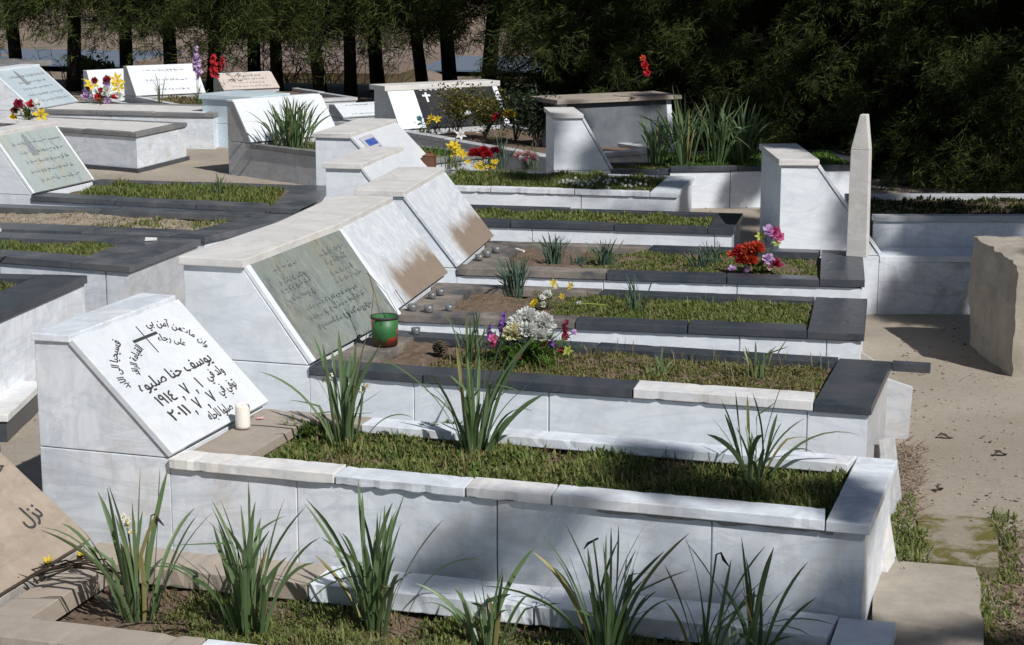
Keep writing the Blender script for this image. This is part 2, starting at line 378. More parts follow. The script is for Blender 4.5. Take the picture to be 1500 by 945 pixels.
# ------------------------------------------------------------------ graves
def lerp2(a, b, t): return (a[0]+(b[0]-a[0])*t, a[1]+(b[1]-a[1])*t)
def inset(q, front, foot, back, head):           # inner quad of the coping
    A, B, C, D = [Vector(p) for p in q]
    def off(P, Q, d):
        t = (Q-P).normalized(); n = Vector((-t.y, t.x)); return P+n*d, t
    ls = [off(A, B, front), off(B, C, foot), off(C, D, back), off(D, A, head)]
    def isec(l, m):
        (p, t), (q_, s) = l, m; den = t.x*s.y-t.y*s.x; k = ((q_.x-p.x)*s.y-(q_.y-p.y)*s.x)/den; r = p+t*k; return (r.x, r.y)
    return [isec(ls[3], ls[0]), isec(ls[0], ls[1]), isec(ls[1], ls[2]), isec(ls[2], ls[3])]
BEDS = {}
def grave(key, label, loc, deg, q, H, wall='marble', cop='granite', rim=(.1, .2, .1, .02), ct=.035, over=.012, joints=(.33, .66),
          front=None, back=None, hs=None, soil='soil', sunk=.035, cover=None, plinth=None, z0=None, foot_wall=None, group=None, head_slab=None, foot_cop=None, back_ext=0, tilt=0):
    """q: outline A (head, near), B (foot, near), C (foot, far), D (head, far) in the grave's own frame"""
    G = empty('grave', (loc[0], loc[1], 0), R(deg), label, 'grave', group)
    zb = -.12 if z0 is None else z0
    A, B, C, D = q; I = inset(q, *rim); zt = H-ct; sunk = max(sunk, .03)
    th = .028; Wq = inset(q, th, th, th, th)
    # facing panels of the side walls
    def panels(P, Q, P2, Q2, cuts, mat, nm='side_panel'):
        cs = [0]+list(cuts)+[1]; m = MB(); L = (Vector(Q)-Vector(P)).length
        for a, b in zip(cs, cs[1:]):
            e = .0022/L; a2 = a+(e if a else 0); b2 = b-(e if b < 1 else 0)
            m.slab([lerp2(P, Q, a2), lerp2(P, Q, b2), lerp2(P2, Q2, b2), lerp2(P2, Q2, a2)], zb, zt-.002)
        m.build(nm, M[mat], G, .0025)
    panels(A, B, Wq[0], Wq[1], joints, wall)
    panels(B, C, Wq[1], Wq[2], (), foot_wall or wall, 'foot_panel')
    panels(C, D, Wq[2], Wq[3], (.5,), wall)
    # soil
    if cover is None:
        J = inset(q, th+.002, th+.002, th+.002, th+.002); m = MB(); n1, n2 = (150, 40) if key in ('g0', 'g1', 'g2', 'g3', 'g4', 'l3') else (40, 14); rows = []
        for j in range(n2+1):
            row = []
            for i in range(n1+1):
                p = lerp2(lerp2(J[0], J[1], i/n1), lerp2(J[3], J[2], i/n1), j/n2); e = min(i, n1-i, 2*j, 2*(n2-j))
                row.append(m.bm.verts.new((*p, H-sunk-(.02 if e == 0 else 0)+.022*noise.noise((p[0]*6+loc[0], p[1]*6+loc[1], 1))+.009*noise.noise((p[0]*31, p[1]*31, 2))+.006*noise.noise((p[0]*75, p[1]*75, 3)))))
            rows.append(row)
        for j in range(n2):
            for i in range(n1): m.bm.faces.new([rows[j][i], rows[j][i+1], rows[j+1][i+1], rows[j+1][i]])
        m.build('soil', M[soil], G, 0, True)
    else:
        m = MB(); m.slab(inset(q, .004, .004, .004, .004), zt-.003+.002, H-.004); m.build('cover_slab', M[cover], G, .003)
    # coping slabs
    o_ = over; OA, OB, OC, OD = inset(q, -o_, -o_, -o_, 0)
    jt = lambda: random.uniform(-.004, .004)
    def run(P, Q, P2, Q2, pieces):
        for a, b, mt in pieces:
            e = .0015; m = MB(); z = jt()
            m.slab([lerp2(P, Q, a+e), lerp2(P, Q, b-e), lerp2(P2, Q2, b-e), lerp2(P2, Q2, a+e)], zt+.001+z*.3, H+z)
            if key in ('g0', 'g1', 'g2', 'g3', 'g4', 'g6'): m.chip(.006 if 'marble' in mt else .003)
            m.build('coping', M[mt], G, .003)
    fx = lambda t: lerp2(I[0], I[1], t)
    if cover is None or cover != cop:
        run(OA, lerp2(OA, OB, 1-rim[1]/max(.01, (Vector(B)-Vector(A)).length)), (OA[0], I[0][1]), I[1], front or [(0, .36, cop), (.36, .7, cop), (.7, 1, cop)])
        P = lerp2(OA, OB, 1-rim[1]/max(.01, (Vector(B)-Vector(A)).length)); Pc = lerp2(OD, OC, 1-rim[1]/max(.01, (Vector(B)-Vector(A)).length))
        run(P, OB, Pc, OC, [(0, 1, foot_cop or cop)])
        ext = Vector(OC)-Vector(OD)
        run(I[2], (OD[0], I[3][1]), Pc, OD, back or [(0, .5, cop), (.5, 1, cop)])
        if back_ext:
            n = ext.normalized(); a = Vector(OC)+n*.002; b = Vector(OC)+n*back_ext; t = Vector((n.y, -n.x))*.035
            MB().slab([tuple(a+t), tuple(b+t), tuple(b), tuple(a)], zt+.002, H+.001).build('coping', M[cop], G, .003)
        if head_slab:
            wd, mt = head_slab
            MB().slab([(I[0][0]+.002, I[0][1]+.002), (I[0][0]+wd, I[0][1]+.002), (I[3][0]+wd, I[3][1]-.002), (I[3][0]+.002, I[3][1]-.002)], zt-.004, H-.003).build('head_slab', M[mt], G, .003)
    if plinth:
        pm, ph, po = plinth; Pq = inset(q, -po, -po, -po, 0); MB().slab(Pq, zb-.02, ph).build('plinth', M[pm], G, .003)
    fr = None
    if hs:
        d, t, hz = hs['d'], hs['t'], hs['hz']; y0, y1 = hs.get('y', (0, D[1])); mt = hs.get('wall', wall); b = hs.get('base', H)
        MB().box(-d, -.001, y0, y1, zb, b-.003).build('headstone_base', M[mt], G, .003)
        MB().prism([(-d, b), (-.004, b), (-d+t, hz), (-d, hz)], y0, y1).build('headstone', M[mt], G, .003)
        cth = hs.get('cap_t', .032); ov = hs.get('ov', .014)
        if cth:
            MB().box(-d-ov, -d+t+ov, y0-ov, y1+ov, hz+.001, hz+cth, .002).build('cap', M[hs.get('cap', 'marble_cap')], G, .004)
        # sloping plate lying on the headstone's face
        p0 = Vector((-d+t, 0, hz)); p1 = Vector((0, 0, b)); sl = (p1-p0); SL = sl.length; sl.normalize(); nn = Vector((-sl.z, 0, sl.x)); pt = hs.get('pt', .018); e = hs.get('pe', .0)
        if hs.get('plate'):
            a0 = p0+nn*.001+sl*.004; a1 = p1+nn*.001-sl*.002; c0 = a0+nn*pt; c1 = a1+nn*pt
            if c1.z < H+.002 and True: pass
            m = MB(); ya, yb = y0+hs.get('in', -.006), y1-hs.get('in2', hs.get('in', -.006))
            if hs.get('in', -.006) > 0:
                for y_a, y_b, a_, b_ in ((y0, ya-.002, 0, 1), (yb+.002, y1, 0, 1)):
                    MB().hexa([tuple(Vector((0, y, 0))+p) for p, y in ((a0, y_b), (a1, y_b), (a1, y_a), (a0, y_a))], [tuple(Vector((0, y, 0))+p) for p, y in ((c0, y_b), (c1, y_b), (c1, y_a), (c0, y_a))][:4]).build('plate_border', M[hs.get('border', mt)], G, .003)
            m.hexa([tuple(Vector((0, y, 0))+p) for p, y in ((a0, yb), (a1, yb), (a1, ya), (a0, ya))], [tuple(Vector((0, y, 0))+p) for p, y in ((c0, yb), (c1, yb), (c1, ya), (c0, ya))])
            pm = hs['plate']; pl = m.build('plate', M[pm] if isinstance(pm, str) else pm, G, .003)
            fr = (p0+nn*(pt+.001)+Vector((0, y0, 0)), Vector((0, 1, 0)), -sl, nn, SL, y1-y0, pl)
    BEDS[key] = (G, [(p[0], p[1]) for p in I], H-sunk)
    return G, fr
def rect(L, W, dxc=0, wc=None): return [(0, 0), (L, 0), (L+dxc, wc or W), (0, W)]
def local(quad, org, deg):
    c, s = math.cos(R(-deg)), math.sin(R(-deg)); return [((x-org[0])*c-(y-org[1])*s, (x-org[0])*s+(y-org[1])*c) for x, y in quad]

# nearest row -------------------------------------------------------
grave('g0', 'low tan grave with a browned plate and a bed of daffodils in the foreground', (-2.55, 4.47), -4.5, rect(2.52, .80), .06, 'cement', 'marble_tan',
      rim=(.14, .16, .17, .02), ct=.06, joints=(.5,), front=[(0, .30, 'marble_tan'), (.30, .64, 'marble'), (.64, 1, 'marble')], back=[(0, .36, 'marble'), (.36, .66, 'marble'), (.66, 1, 'marble_tan')], foot_cop='marble_clean', sunk=.075, head_slab=(.13, 'marble_tan'),
      hs=dict(d=.60, t=.13, hz=.46, y=(.0, .73), wall='cement', plate='brown_plate', cap='marble_tan', cap_t=0, base=.07, pt=.03))
G0, fr0 = BEDS['g0'][0], None
GA, fr1 = grave('g1', 'white marble grave whose sloping plate carries black writing and a thin cross', (-2.26, 5.35), -5.7, rect(2.21, .68), .33, 'marble', 'marble',
      rim=(.10, .125, .09, .02), ct=.034, over=.016, joints=(.2, .50, .80), front=[(0, .275, 'marble_stained'), (.275, .48, 'marble'), (.48, .61, 'marble_stained'), (.61, 1, 'marble')],
      back=[(0, .6, 'marble'), (.6, .8, 'marble'), (.8, 1, 'marble_tan')], sunk=.05, head_slab=(.20, 'marble_tan'),
      hs=dict(d=.475, t=.125, hz=.685, y=(0, .71), plate='marble_plate', cap='marble', cap_t=.026, ov=.008, pt=.022))
GB, fr2 = grave('g2', 'grave with a stained green stone plate and a white patch in its black coping', (-2.07, 6.21), -4.8, rect(2.0, .68), .45, 'marble_clean', 'granite',
      rim=(.12, .19, .09, .02), joints=(.2, .45, .9), front=[(0, .24, 'granite'), (.24, .66, 'granite'), (.66, 1, 'marble_stained')], sunk=.03, head_slab=(.17, 'granite_dusty'), back_ext=.14, foot_wall='marble_grey',
      hs=dict(d=.49, t=.235, hz=.795, y=(0, .93), plate=greenglass('green_stone', (.185, .205, .18), (.255, .29, .275), (.28, .245, .17), (.075, .092, .10), .6, 1), **{'in': .035}, border='marble_clean'))
GC, fr3 = grave('g3', 'grave with a scorched white plate and dusty dark coping, behind the green plate', (-2.03, 7.20), .4, rect(1.90, .72), .45, 'marble_clean', 'granite',
      rim=(.11, .22, .09, .02), front=[(0, .45, 'granite_dusty'), (.45, .72, 'granite'), (.72, 1, 'granite')], back=[(0, .55, 'granite'), (.55, 1, 'granite_dusty')], sunk=.03, head_slab=(.17, 'granite_dusty'), joints=(.3, .75, .93),
      hs=dict(d=.50, t=.24, hz=.775, y=(0, .90), plate=burnt('scorched_marble', .45, .775, .9)))
GD, fr4 = grave('g4', 'grave with a scorched white plate and a tall pointed slab at its foot', (-2.03, 8.30), 2.2, rect(1.875, .80), .45, 'marble_clean', 'granite',
      rim=(.10, .20, .09, .02), front=[(0, .42, 'granite_dusty'), (.42, .75, 'granite'), (.75, 1, 'granite')], back=[(0, .5, 'granite'), (.5, 1, 'granite_dusty')], sunk=.03, head_slab=(.17, 'granite_dusty'), joints=(.37, .7),
      hs=dict(d=.475, t=.215, hz=.78, y=(0, .90), plate=burnt('scorched_marble_far', .45, .78, .9)))
grave('g5', 'short white grave with dark rim, its plain headstone behind the scorched pair', (-2.70, 9.80), .3, rect(1.82, .57), .45, 'marble_clean', 'granite', rim=(.07, .14, .06, .02), joints=(.4, .95), sunk=.02, foot_wall='marble_grey',
      hs=dict(d=.42, t=.20, hz=.725, y=(-.08, .78), plate='marble_plate', cap='marble_cap'))
GF, fr6 = grave('g6', 'white rimmed grave with bouquets and a blue plaque on its headstone', (-3.12, 11.35), -.6, rect(1.75, .82), .43, 'marble_clean', 'marble', rim=(.05, .17, .05, .02), joints=(.66,), sunk=.0,
      hs=dict(d=.53, t=.23, hz=.735, y=(-.18, .82), plate='marble_plate', cap='marble_cap'))
grave('g7', 'white headstone column with sloping back beside a dark rimmed grass bed', (-1.98, 12.62), 17, rect(.62, .45), .40, 'marble_clean', 'granite', rim=(.05, .13, .05, .02), sunk=.01, joints=(),
      hs=dict(d=.40, t=.19, hz=.76, y=(0, .52), plate='marble_plate', cap='marble_cap', wall='marble_clean'))
grave('gbig', 'long white walled grave with a dark rim and tall daffodils', (-1.58, 12.72), 17, rect(1.42, .95), .42, 'marble_clean', 'granite', rim=(.05, .1, .05, .02), sunk=.0, joints=(.3, .6))
grave('gr1', 'white grave by the path, its headstone column shadowed by a tree', (-.10, 9.85), 12, rect(2.4, .30), .32, 'marble_grimy', 'marble', cover='marble', rim=(.08, .12, .08, .02), joints=(.22, .6), sunk=.04,
      hs=dict(d=.535, t=.185, hz=.80, y=(0, .77), plate='marble_clean', cap='marble_cap', wall='marble_clean'))
grave('gr2', 'long plain white grave wall in partial shade, a step above the path wall', (-.145, 10.165), 12, rect(2.9, .9), .49, 'marble', 'marble_grey', rim=(.06, .1, .06, .02), joints=(.3, .6), sunk=.02)
m = MB(); rnd = random.Random(4); z0 = .33-.034; px_ = [1.42+.02*i for i in range(36)]
lo = [z0-.004-.020*max(0, noise.noise((x*7, 1, 0))+.25)*(1 if rnd.random() < .8 else .2) for x in px_]
for i in range(35): m.hexa([(px_[i], -.004, lo[i]), (px_[i+1], -.004, lo[i+1]), (px_[i+1], .004, lo[i+1]), (px_[i], .004, lo[i])], [(px_[i], -.0045, z0), (px_[i+1], -.0045, z0), (px_[i+1], .004, z0), (px_[i], .004, z0)])
m.build('mortar', M['cement'], GA)
# left row ------------------------------------------------------------
def lgrave(key, label, Q, deg, H, **k): return grave(key, label, Q[0], deg, local(Q, Q[0], deg), H, **k)
lgrave('l1', 'black rimmed grave nearest the left edge, its streaked end wall facing the path', [(-5.5, 6.98), (-3.62, 6.68), (-3.65, 7.73), (-5.5, 7.60)], -9, .45, wall='marble', cop='granite', foot_wall='marble', rim=(.12, .22, .1, .02), sunk=.02)
lgrave('l2', 'black slabbed grave with a narrow strip of grass at the left', [(-5.4, 8.36), (-3.57, 8.05), (-3.545, 8.87), (-5.4, 8.85)], -9.6, .45, wall='marble', cop='granite_sheen', foot_wall='marble_grey', rim=(.17, .33, .16, .02), sunk=.01, joints=(.6, .93))
lgrave('l3', 'dark rimmed grave holding dry bare soil', [(-5.4, 8.97), (-3.54, 8.95), (-3.30, 9.80), (-5.4, 9.86)], -.5, .45, wall='marble', cop='granite_sheen', rim=(.2, .2, .12, .02), soil='soil_dry', sunk=.01)
GL4, frL4 = lgrave('l4', 'grave with a pale green written plate and a dark rim round long grass', [(-5.15, 10.24), (-3.32, 10.03), (-3.53, 11.02), (-5.08, 11.06)], -6.5, .45, wall='marble_clean', cop='granite_sheen', rim=(.15, .26, .1, .02), sunk=.01,
      hs=dict(d=.40, t=.14, hz=.79, y=(0, .70), plate=greenglass('pale_green_stone', (.30, .345, .335), (.40, .45, .45), (.40, .33, .21), (.19, .23, .24), .5), cap='marble_cap', **{'in': .02}, border='marble_clean'))
lgrave('l5', 'raised white box grave with a flat grey top and specked end', [(-7.7, 14.45), (-6.03, 13.85), (-5.97, 14.75), (-7.7, 15.1)], -19.5, .45, wall='marble', cop='granite_grey', cover='marble_cap', rim=(.06, .08, .06, .02), plinth=('granite', .165, .02), z0=.02, joints=(.5,))
GL6, frL6 = lgrave('l6', 'long grey topped grave with a bluish written plate at the far left', [(-7.75, 15.62), (-6.05, 15.6), (-6.15, 16.4), (-7.75, 16.5)], -1, .45, wall='marble', cop='granite_grey', cover='marble_cap', rim=(.1, .1, .1, .02), z0=.02, joints=(.42,),
      hs=dict(d=.55, t=.16, hz=.78, y=(-.1, .80), plate=greenglass('blue_green_stone', (.40, .48, .53), (.48, .56, .61), (.42, .46, .46), (.28, .35, .39), .35), cap='marble_clean', cap_t=.03, **{'in': .02}, border='marble_clean'))
grave('l7', 'grave turned aside with a white plate, grey wall and a tall clump of daffodils', (-5.02, 13.74), -33, rect(1.8, .85), .40, 'marble_grey', 'granite_grey', rim=(.06, .1, .06, .02), sunk=.0, z0=.02, joints=(.3, .62), foot_wall='marble_grey',
      hs=dict(d=.30, t=.08, hz=.71, y=(0, .88), plate='marble_plate', cap='marble_clean', cap_t=.018, ov=.004, wall='marble_grey'))
# far row, turned towards the path ------------------------------------
GK, frK = grave('k1', 'wide monument with a black plate, a white cross and a bushy flower bed', (-4.20, 15.15), -46, rect(2.3, 1.1), .38, 'marble_grey', 'marble_grey', rim=(.09, .1, .09, .02), sunk=.0, z0=.02,
      hs=dict(d=.45, t=.22, hz=.70, y=(0, 1.10), plate='granite_black', border='marble_clean', cap='marble_cap', cap_t=.045, ov=.03, wall='marble_grey', in2=.05, **{'in': .26}))
grave('k2', 'wide roofed monument with a grey reflecting plate under the trees', (-2.60, 14.25), -50, rect(1.3, 1.05), .20, 'marble_grey', 'granite_grey', rim=(.08, .1, .08, .02), sunk=.0, z0=.02,
      hs=dict(d=.38, t=.30, hz=.705, y=(0, 1.02), plate='granite_mid', border='marble_clean', cap='marble_tan', cap_t=.035, ov=.07, wall='marble_grey', **{'in': .05}))
GH, frH = grave('h1', 'bright white plate on a dark sided headstone left of the purple flower', (-7.60, 17.5), -46, rect(1.6, .75), .42, 'marble_grey', 'marble_grey', rim=(.06, .1, .06, .02), sunk=.0, z0=.02,
      hs=dict(d=.34, t=.09, hz=.71, y=(0, .74), plate='marble_plate', cap_t=0, wall='marble_grey'))
GI, frI = grave('h2', 'pinkish written plate on a low headstone behind the red flower', (-7.08, 18.6), -46, rect(1.4, .85), .40, 'marble_grey', 'marble_grey', rim=(.06, .1, .06, .02), sunk=.0, z0=.02,
      hs=dict(d=.28, t=.06, hz=.56, y=(0, .64), plate=marble('pink_stone', (.56, .49, .44), (.46, .39, .35), amt=.4), cap_t=.015, ov=.0, cap='marble_clean', wall='marble_grey'))
GJ, frJ = grave('h3', 'small white plate with faint writing left of the black monument', (-5.05, 16.3), -46, rect(1.2, .75), .36, 'marble_grey', 'marble_grey', rim=(.06, .1, .06, .02), sunk=.0, z0=.02,
      hs=dict(d=.30, t=.10, hz=.47, y=(0, .66), plate='marble_plate', cap_t=0, wall='marble_grey'))
grave('h4', 'low headstone with a bluish white cap behind the grey walled grave', (-5.65, 15.6), -20, rect(.9, .7), .35, 'marble_grey', 'marble_grey', rim=(.06, .1, .06, .02), sunk=.0, z0=.02,
      hs=dict(d=.62, t=.58, hz=.56, y=(0, .5), plate='marble_blue', cap='marble_blue', cap_t=.045, ov=.02, wall='marble_blue'))
grave('h5', 'plain small white headstone behind the large yellow and white bouquet', (-8.25, 17.9), -40, rect(1.0, .7), .36, 'marble_grey', 'marble_grey', rim=(.06, .1, .06, .02), sunk=.0, z0=.02,
      hs=dict(d=.22, t=.08, hz=.64, y=(0, .62), plate='marble_plate', cap_t=0, wall='marble_clean'))
mon = empty('monument', (-10.75, 19.2, .12), R(-20), 'dark stone monument with a slab roof at the far left corner', 'monument')
MB().prism([(-.7, 0), (1.0, 0), (.75, .44), (-.7, .44)], 0, .9).build('body', M['granite'], mon, .01)
MB().box(-.8, .85, -.06, .96, .442, .50).build('roof_slab', M['granite_grey'], mon, .006)

# ------------------------------------------------------------------ inscriptions
def put(fr, L, mat): L.place(fr[6], fr[:4], mat)
W_, S_ = .71, fr1[4]
P = lambda u, w_: (u*W_, -w_*S_)
def one(fr, mat, fn, *a, **k):
    L = Letters(); getattr(L, fn)(*a, **k); put(fr, L, M[mat])
L = Letters(); L.bar(*P(.50, .085), *P(.50, .325), .005); L.bar(*P(.385, .185), *P(.615, .185), .011); put(fr1, L, M['ink'])
cx, cy = P(.50, .455)
T1 = (('من آمن بي', cx, cy, .17, .046, (.29, .185, R(58))), ('وان مات', cx, cy, .15, .046, (.29, .185, R(22))), ('فسيحيا الى الابد', cx, cy, .26, .050, (.30, .185, R(152))),
      ('على رجاء', cx, cy, .13, .044, (.20, .120, R(50))), ('القيامة الراقد', cx, cy, .17, .044, (.205, .115, R(140))),
      ('يوسف حنا صليوه', *P(.495, .50), .50, .062, None), ('١٩١٤', *P(.27, .645), .115, .060, None), ('٫', *P(.395, .66), None, .06, None), ('٧', *P(.46, .645), None, .066, None), ('٫', *P(.53, .66), None, .06, None), ('١', *P(.595, .645), None, .066, None),
      ('ولد في', *P(.775, .625), .125, .052, None), ('٢٠١١', *P(.27, .775), .115, .060, None), ('٫', *P(.395, .79), None, .06, None), ('٧', *P(.455, .775), None, .066, None), ('٫', *P(.525, .79), None, .06, None), ('٧', *P(.60, .775), None, .066, None),
      ('توفي في', *P(.775, .755), .13, .052, None), ('صلوا لاجله', *P(.565, .895), .17, .050, None))
for t, x, y, wd, sz, bd in T1: one(fr1, 'ink', 'line', t, x, y, wd, sz, .016, bd)
for fr, n, seed in ((frL4, 5, 3), (frL6, 5, 4), (frI, 4, 6), (frJ, 2, 8), (frH, 3, 12)):
    rn = random.Random(seed); W2, S2 = fr[5], fr[4]
    for i in range(n):
        m_ = rn.uniform(.12, .28); one(fr, 'ink_faded', 'scribble', W2*m_, W2*(1-m_*rn.uniform(.7, 1.1)), -S2*(.2+.64*i/max(1, n-.99)), S2*rn.uniform(.05, .085), rn, .006)
L = Letters(); L.bar(.36, -.045, .36, -.14, .02); L.bar(.32, -.075, .40, -.075, .018); put(frK, L, M['white_paint'])
rn = random.Random(77)
M['ink_worn'] = plain('worn_paint', (.12, .137, .138), (.20, .225, .21), 40, .6)
for i in range(7):
    v_ = .15+.10*i; W2, S2 = fr2[5], fr2[4]
    for u0, u1 in (((.14, .44), (.60, .90)) if i < 4 else ((.22, .80),)):
        one(fr2, 'ink_worn', 'scribble', W2*(u0+rn.uniform(-.03, .05)), W2*(u1+rn.uniform(-.06, .02)), -S2*(v_+rn.uniform(-.02, .02)), S2*rn.uniform(.03, .055), rn, rn.uniform(.005, .010))
for fr_, w3 in ((frL4, .030), (frL6, .034)):
    L = Letters(); W2, S2 = fr_[5], fr_[4]; n_ = len(L.v); L.v += [(W2*.40, -S2*.03, 0), (W2*.40-w3*.5, -S2*.16, 0), (W2*.40-w3, -S2*.22, 0), (W2*.40-w3*1.25, -S2*.42, 0), (W2*.40+w3*1.25, -S2*.42, 0), (W2*.40+w3, -S2*.22, 0), (W2*.40+w3*.7, -S2*.10, 0)]; L.v[n_+1] = (W2*.40-w3*.7, -S2*.10, 0); L.f.append((0, 1, 2, 3, 4, 5, 6)); put(fr_, L, M['ink_faded'])
for i in range(9): one(frK, 'white_paint', 'bar', .31+.05*i, -.018, .335+.05*i, -.022, .007)
p0 = next(c for c in G0.children if c.name.startswith('plate'))
d_, t_, hz_, b_ = .60, .13, .46, .07; a = Vector((-d_+t_, 0, hz_)); b = Vector((0, 0, b_)); sl_ = (b-a); S_ = sl_.length; sl_.normalize(); nn = Vector((-sl_.z, 0, sl_.x))
L = Letters(); L.line('حنا', .64, -S_*.40, width=.10, size=.075, bold=.012); L.line('نزل', .59, -S_*.72, width=.11, size=.085, bold=.012)
L.place(p0, (a+nn*.0315, Vector((0, 1, 0)), -sl_, nn), M['ink'])
# printed blue plaque leaning on the plate
pq = fr6[0]+fr6[1]*.07-fr6[2]*.03
pl = MB(); u, v_, n_ = fr6[1], fr6[2], fr6[3]
def on6(a, b, c): return tuple(pq+u*a-v_*b+n_*c)
pl.hexa([on6(0, 0, .003), on6(.26, 0, .003), on6(.26, .22, .003), on6(0, .22, .003)][::-1], [on6(0, 0, .012), on6(.26, 0, .012), on6(.26, .22, .012), on6(0, .22, .012)][::-1])
plq = pl.build('plaque', plain('plaque_grey', (.52, .52, .56), (.44, .44, .5), 10, .4))
plq.matrix_world = GF.matrix_basis
bl = MB()
for (a0, b0, a1, b1) in ((.03, .03, .23, .08), (.05, .10, .22, .15)):
    bl.hexa([on6(a0, b0, .0125), on6(a1, b0, .0125), on6(a1, b1, .0125), on6(a0, b1, .0125)][::-1], [on6(a0, b0, .0135), on6(a1, b0, .0135), on6(a1, b1, .0135), on6(a0, b1, .0135)][::-1])
bl.build('blue_print', plain('blue_ink', (.03, .06, .30), (.10, .16, .45), 30, .4), plq)
tag(plq, 'blue and white printed plaque leaning on a white headstone plate', 'plaque')

# ------------------------------------------------------------------ stones, slabs, block, paving
st = empty('pointed_slab', (at(1256, 376, .45).x, 9.02, .452), R(-12), 'tall thin white slab with a pointed top on black coping', 'gravestone')
MB().hexa([(-.05, -.028, 0), (.05, -.028, 0), (.05, .028, 0), (-.05, .028, 0)][:4], [(-.046, -.028, .52), (.044, -.028, .52), (.044, .028, .52), (-.046, .028, .52)]).build('shaft', M['marble_cap'], st, .003)
MB().hexa([(-.046, -.028, .5205), (.044, -.028, .5205), (.044, .028, .5205), (-.046, .028, .5205)], [(-.008, -.026, .69), (.024, -.026, .69), (.024, .026, .69), (-.008, .026, .69)]).build('tip', M['marble_cap'], st, .003)
bq = [(.525, 8.52), (1.75, 8.72), (1.75, 9.42), (.352, 9.2)]
m = MB(); m.hexa([(x, y, -.06) for x, y in bq], [(bq[0][0]+.01, bq[0][1]+.02, .515), (1.75, 8.74, .52), (1.75, 9.4, .53), (.36, 9.18, .545)])
bmesh.ops.subdivide_edges(m.bm, edges=m.bm.edges[:], cuts=30, use_grid_fill=True)
for v in m.bm.verts:
    p = v.co.copy(); k = noise.noise(p*3.1)*.020+noise.noise(p*9)*.014+noise.noise(p*24)*.009
    v.co += Vector((k, noise.noise(p*3.7+Vector((5, 0, 0)))*.02, k*.6))
    if p.x > .5 and p.y < 8.85 and p.z > .18:                 # broken lower right of the near face
        pass
M['block'] = plain('block_concrete', (.39, .35, .295), (.27, .24, .20), 7, .95, .8)
tag(m.build('concrete_block', M['block'], None, 0), 'big rough concrete block standing on the path at the right edge', 'block')
def slabthing(name, label, Q, z0, z1, mat, bev=.004, cat='slab', lean=None):
    return tag(MB().slab(Q, z0, z1).build(name, M[mat], None, bev), label, cat)
def leaning(label, p, w_, h_, th_, rz, lean, mat, clip=.0, cat='slab'):
    m = MB(); m.hexa([(-w_/2, 0, 0), (w_/2*.8, 0, 0), (w_/2*.8, th_, 0), (-w_/2, th_, 0)], [(-w_/2+clip, 0, h_), (w_/2, 0, h_*.86), (w_/2, th_, h_*.86), (-w_/2+clip, th_, h_)])
    return tag(m.build('broken_slab', M[mat], None, .003, loc=p, rot=(lean, 0, rz)), label, cat, 'broken slabs leaning on the graves')
leaning('grey broken slab propped against the foot of the green plated grave', (.035, 6.36, .0), .27, .27, .02, R(82), R(-10), 'marble_grey', .06)
leaning('white broken slab propped behind the foot of the written grave', (.025, 5.72, .0), .17, .25, .025, R(80), R(-12), 'marble_stained', .02)
leaning('upright grey slab standing on the path behind the black coping tip', (.02, 7.30, -.02), .12, .27, .03, R(4), R(-6), 'marble_grey', .0)
leaning('narrow pale slab set against the foot of the scorched grave', (-.095, 7.36, -.02), .08, .36, .03, R(0), R(0), 'cement', .0)
pv = MB(); Q = [(-.03, 4.4), (.275, 4.42), (.285, 5.74), (-.03, 5.76)]
pv.slab(Q, -.2, .012); bmesh.ops.subdivide_edges(pv.bm, edges=pv.bm.edges[:], cuts=10, use_grid_fill=True)
for v in pv.bm.verts:
    k = noise.noise(v.co*6)*.012; v.co.x += k; v.co.z += noise.noise(v.co*4)*.004
tag(pv.build('path', M['concrete'], None, 0), kind='structure')
g = NG('mossy_concrete'); v = g.coords(rnd=False); mo = g.ramp(g.noise(7, 9, .7, .3, v), [(.44, 0.), (.56, 1.)])
c = g.mix(mo, g.mix(g.noise(20, 8, .7, 0, v), (.34, .30, .24), (.22, .18, .14)), g.mix(g.noise(60, 5, .6, 0, v), (.16, .15, .035), (.09, .075, .03)))
g.bump(g.noise(50, 9, .75, 0, v), .6, .012); mm = g.fin(c, .95, .2)
ms = MB(); ms.slab([(.10, 5.79), (.345, 5.77), (.37, 6.28), (.10, 6.30)], -.2, .008); bmesh.ops.subdivide_edges(ms.bm, edges=ms.bm.edges[:], cuts=8, use_grid_fill=True)
for v in ms.bm.verts: v.co.x += noise.noise(v.co*7)*.014; v.co.y += noise.noise(v.co*6+Vector((3, 3, 3)))*.014; v.co.z += noise.noise(v.co*5)*.005
tag(ms.build('paving', mm, None, 0), kind='structure')
e_ = empty('kerb_slab', (-3.44, 6.52, .0), R(12), 'short kerb with a stained white top beside the left grave', 'kerb')
MB().box(-.20, .0, 0, .56, -.02, .085).build('kerb_base', M['granite'], e_, .003)
MB().box(-.21, .01, -.01, .57, .086, .115).build('kerb_top', M['marble_stained'], e_, .003)
tag(MB().box(-.12, .12, -.09, .09, 0, .36).build('cement_stub', M['granite'], None, .004, loc=(-2.98, 5.28, -.02), rot=(0, 0, R(-6))), 'stub coloured dark for the shade, half hidden behind the browned plate', 'stone')  # dark granite colour stands in for the shade behind the plate

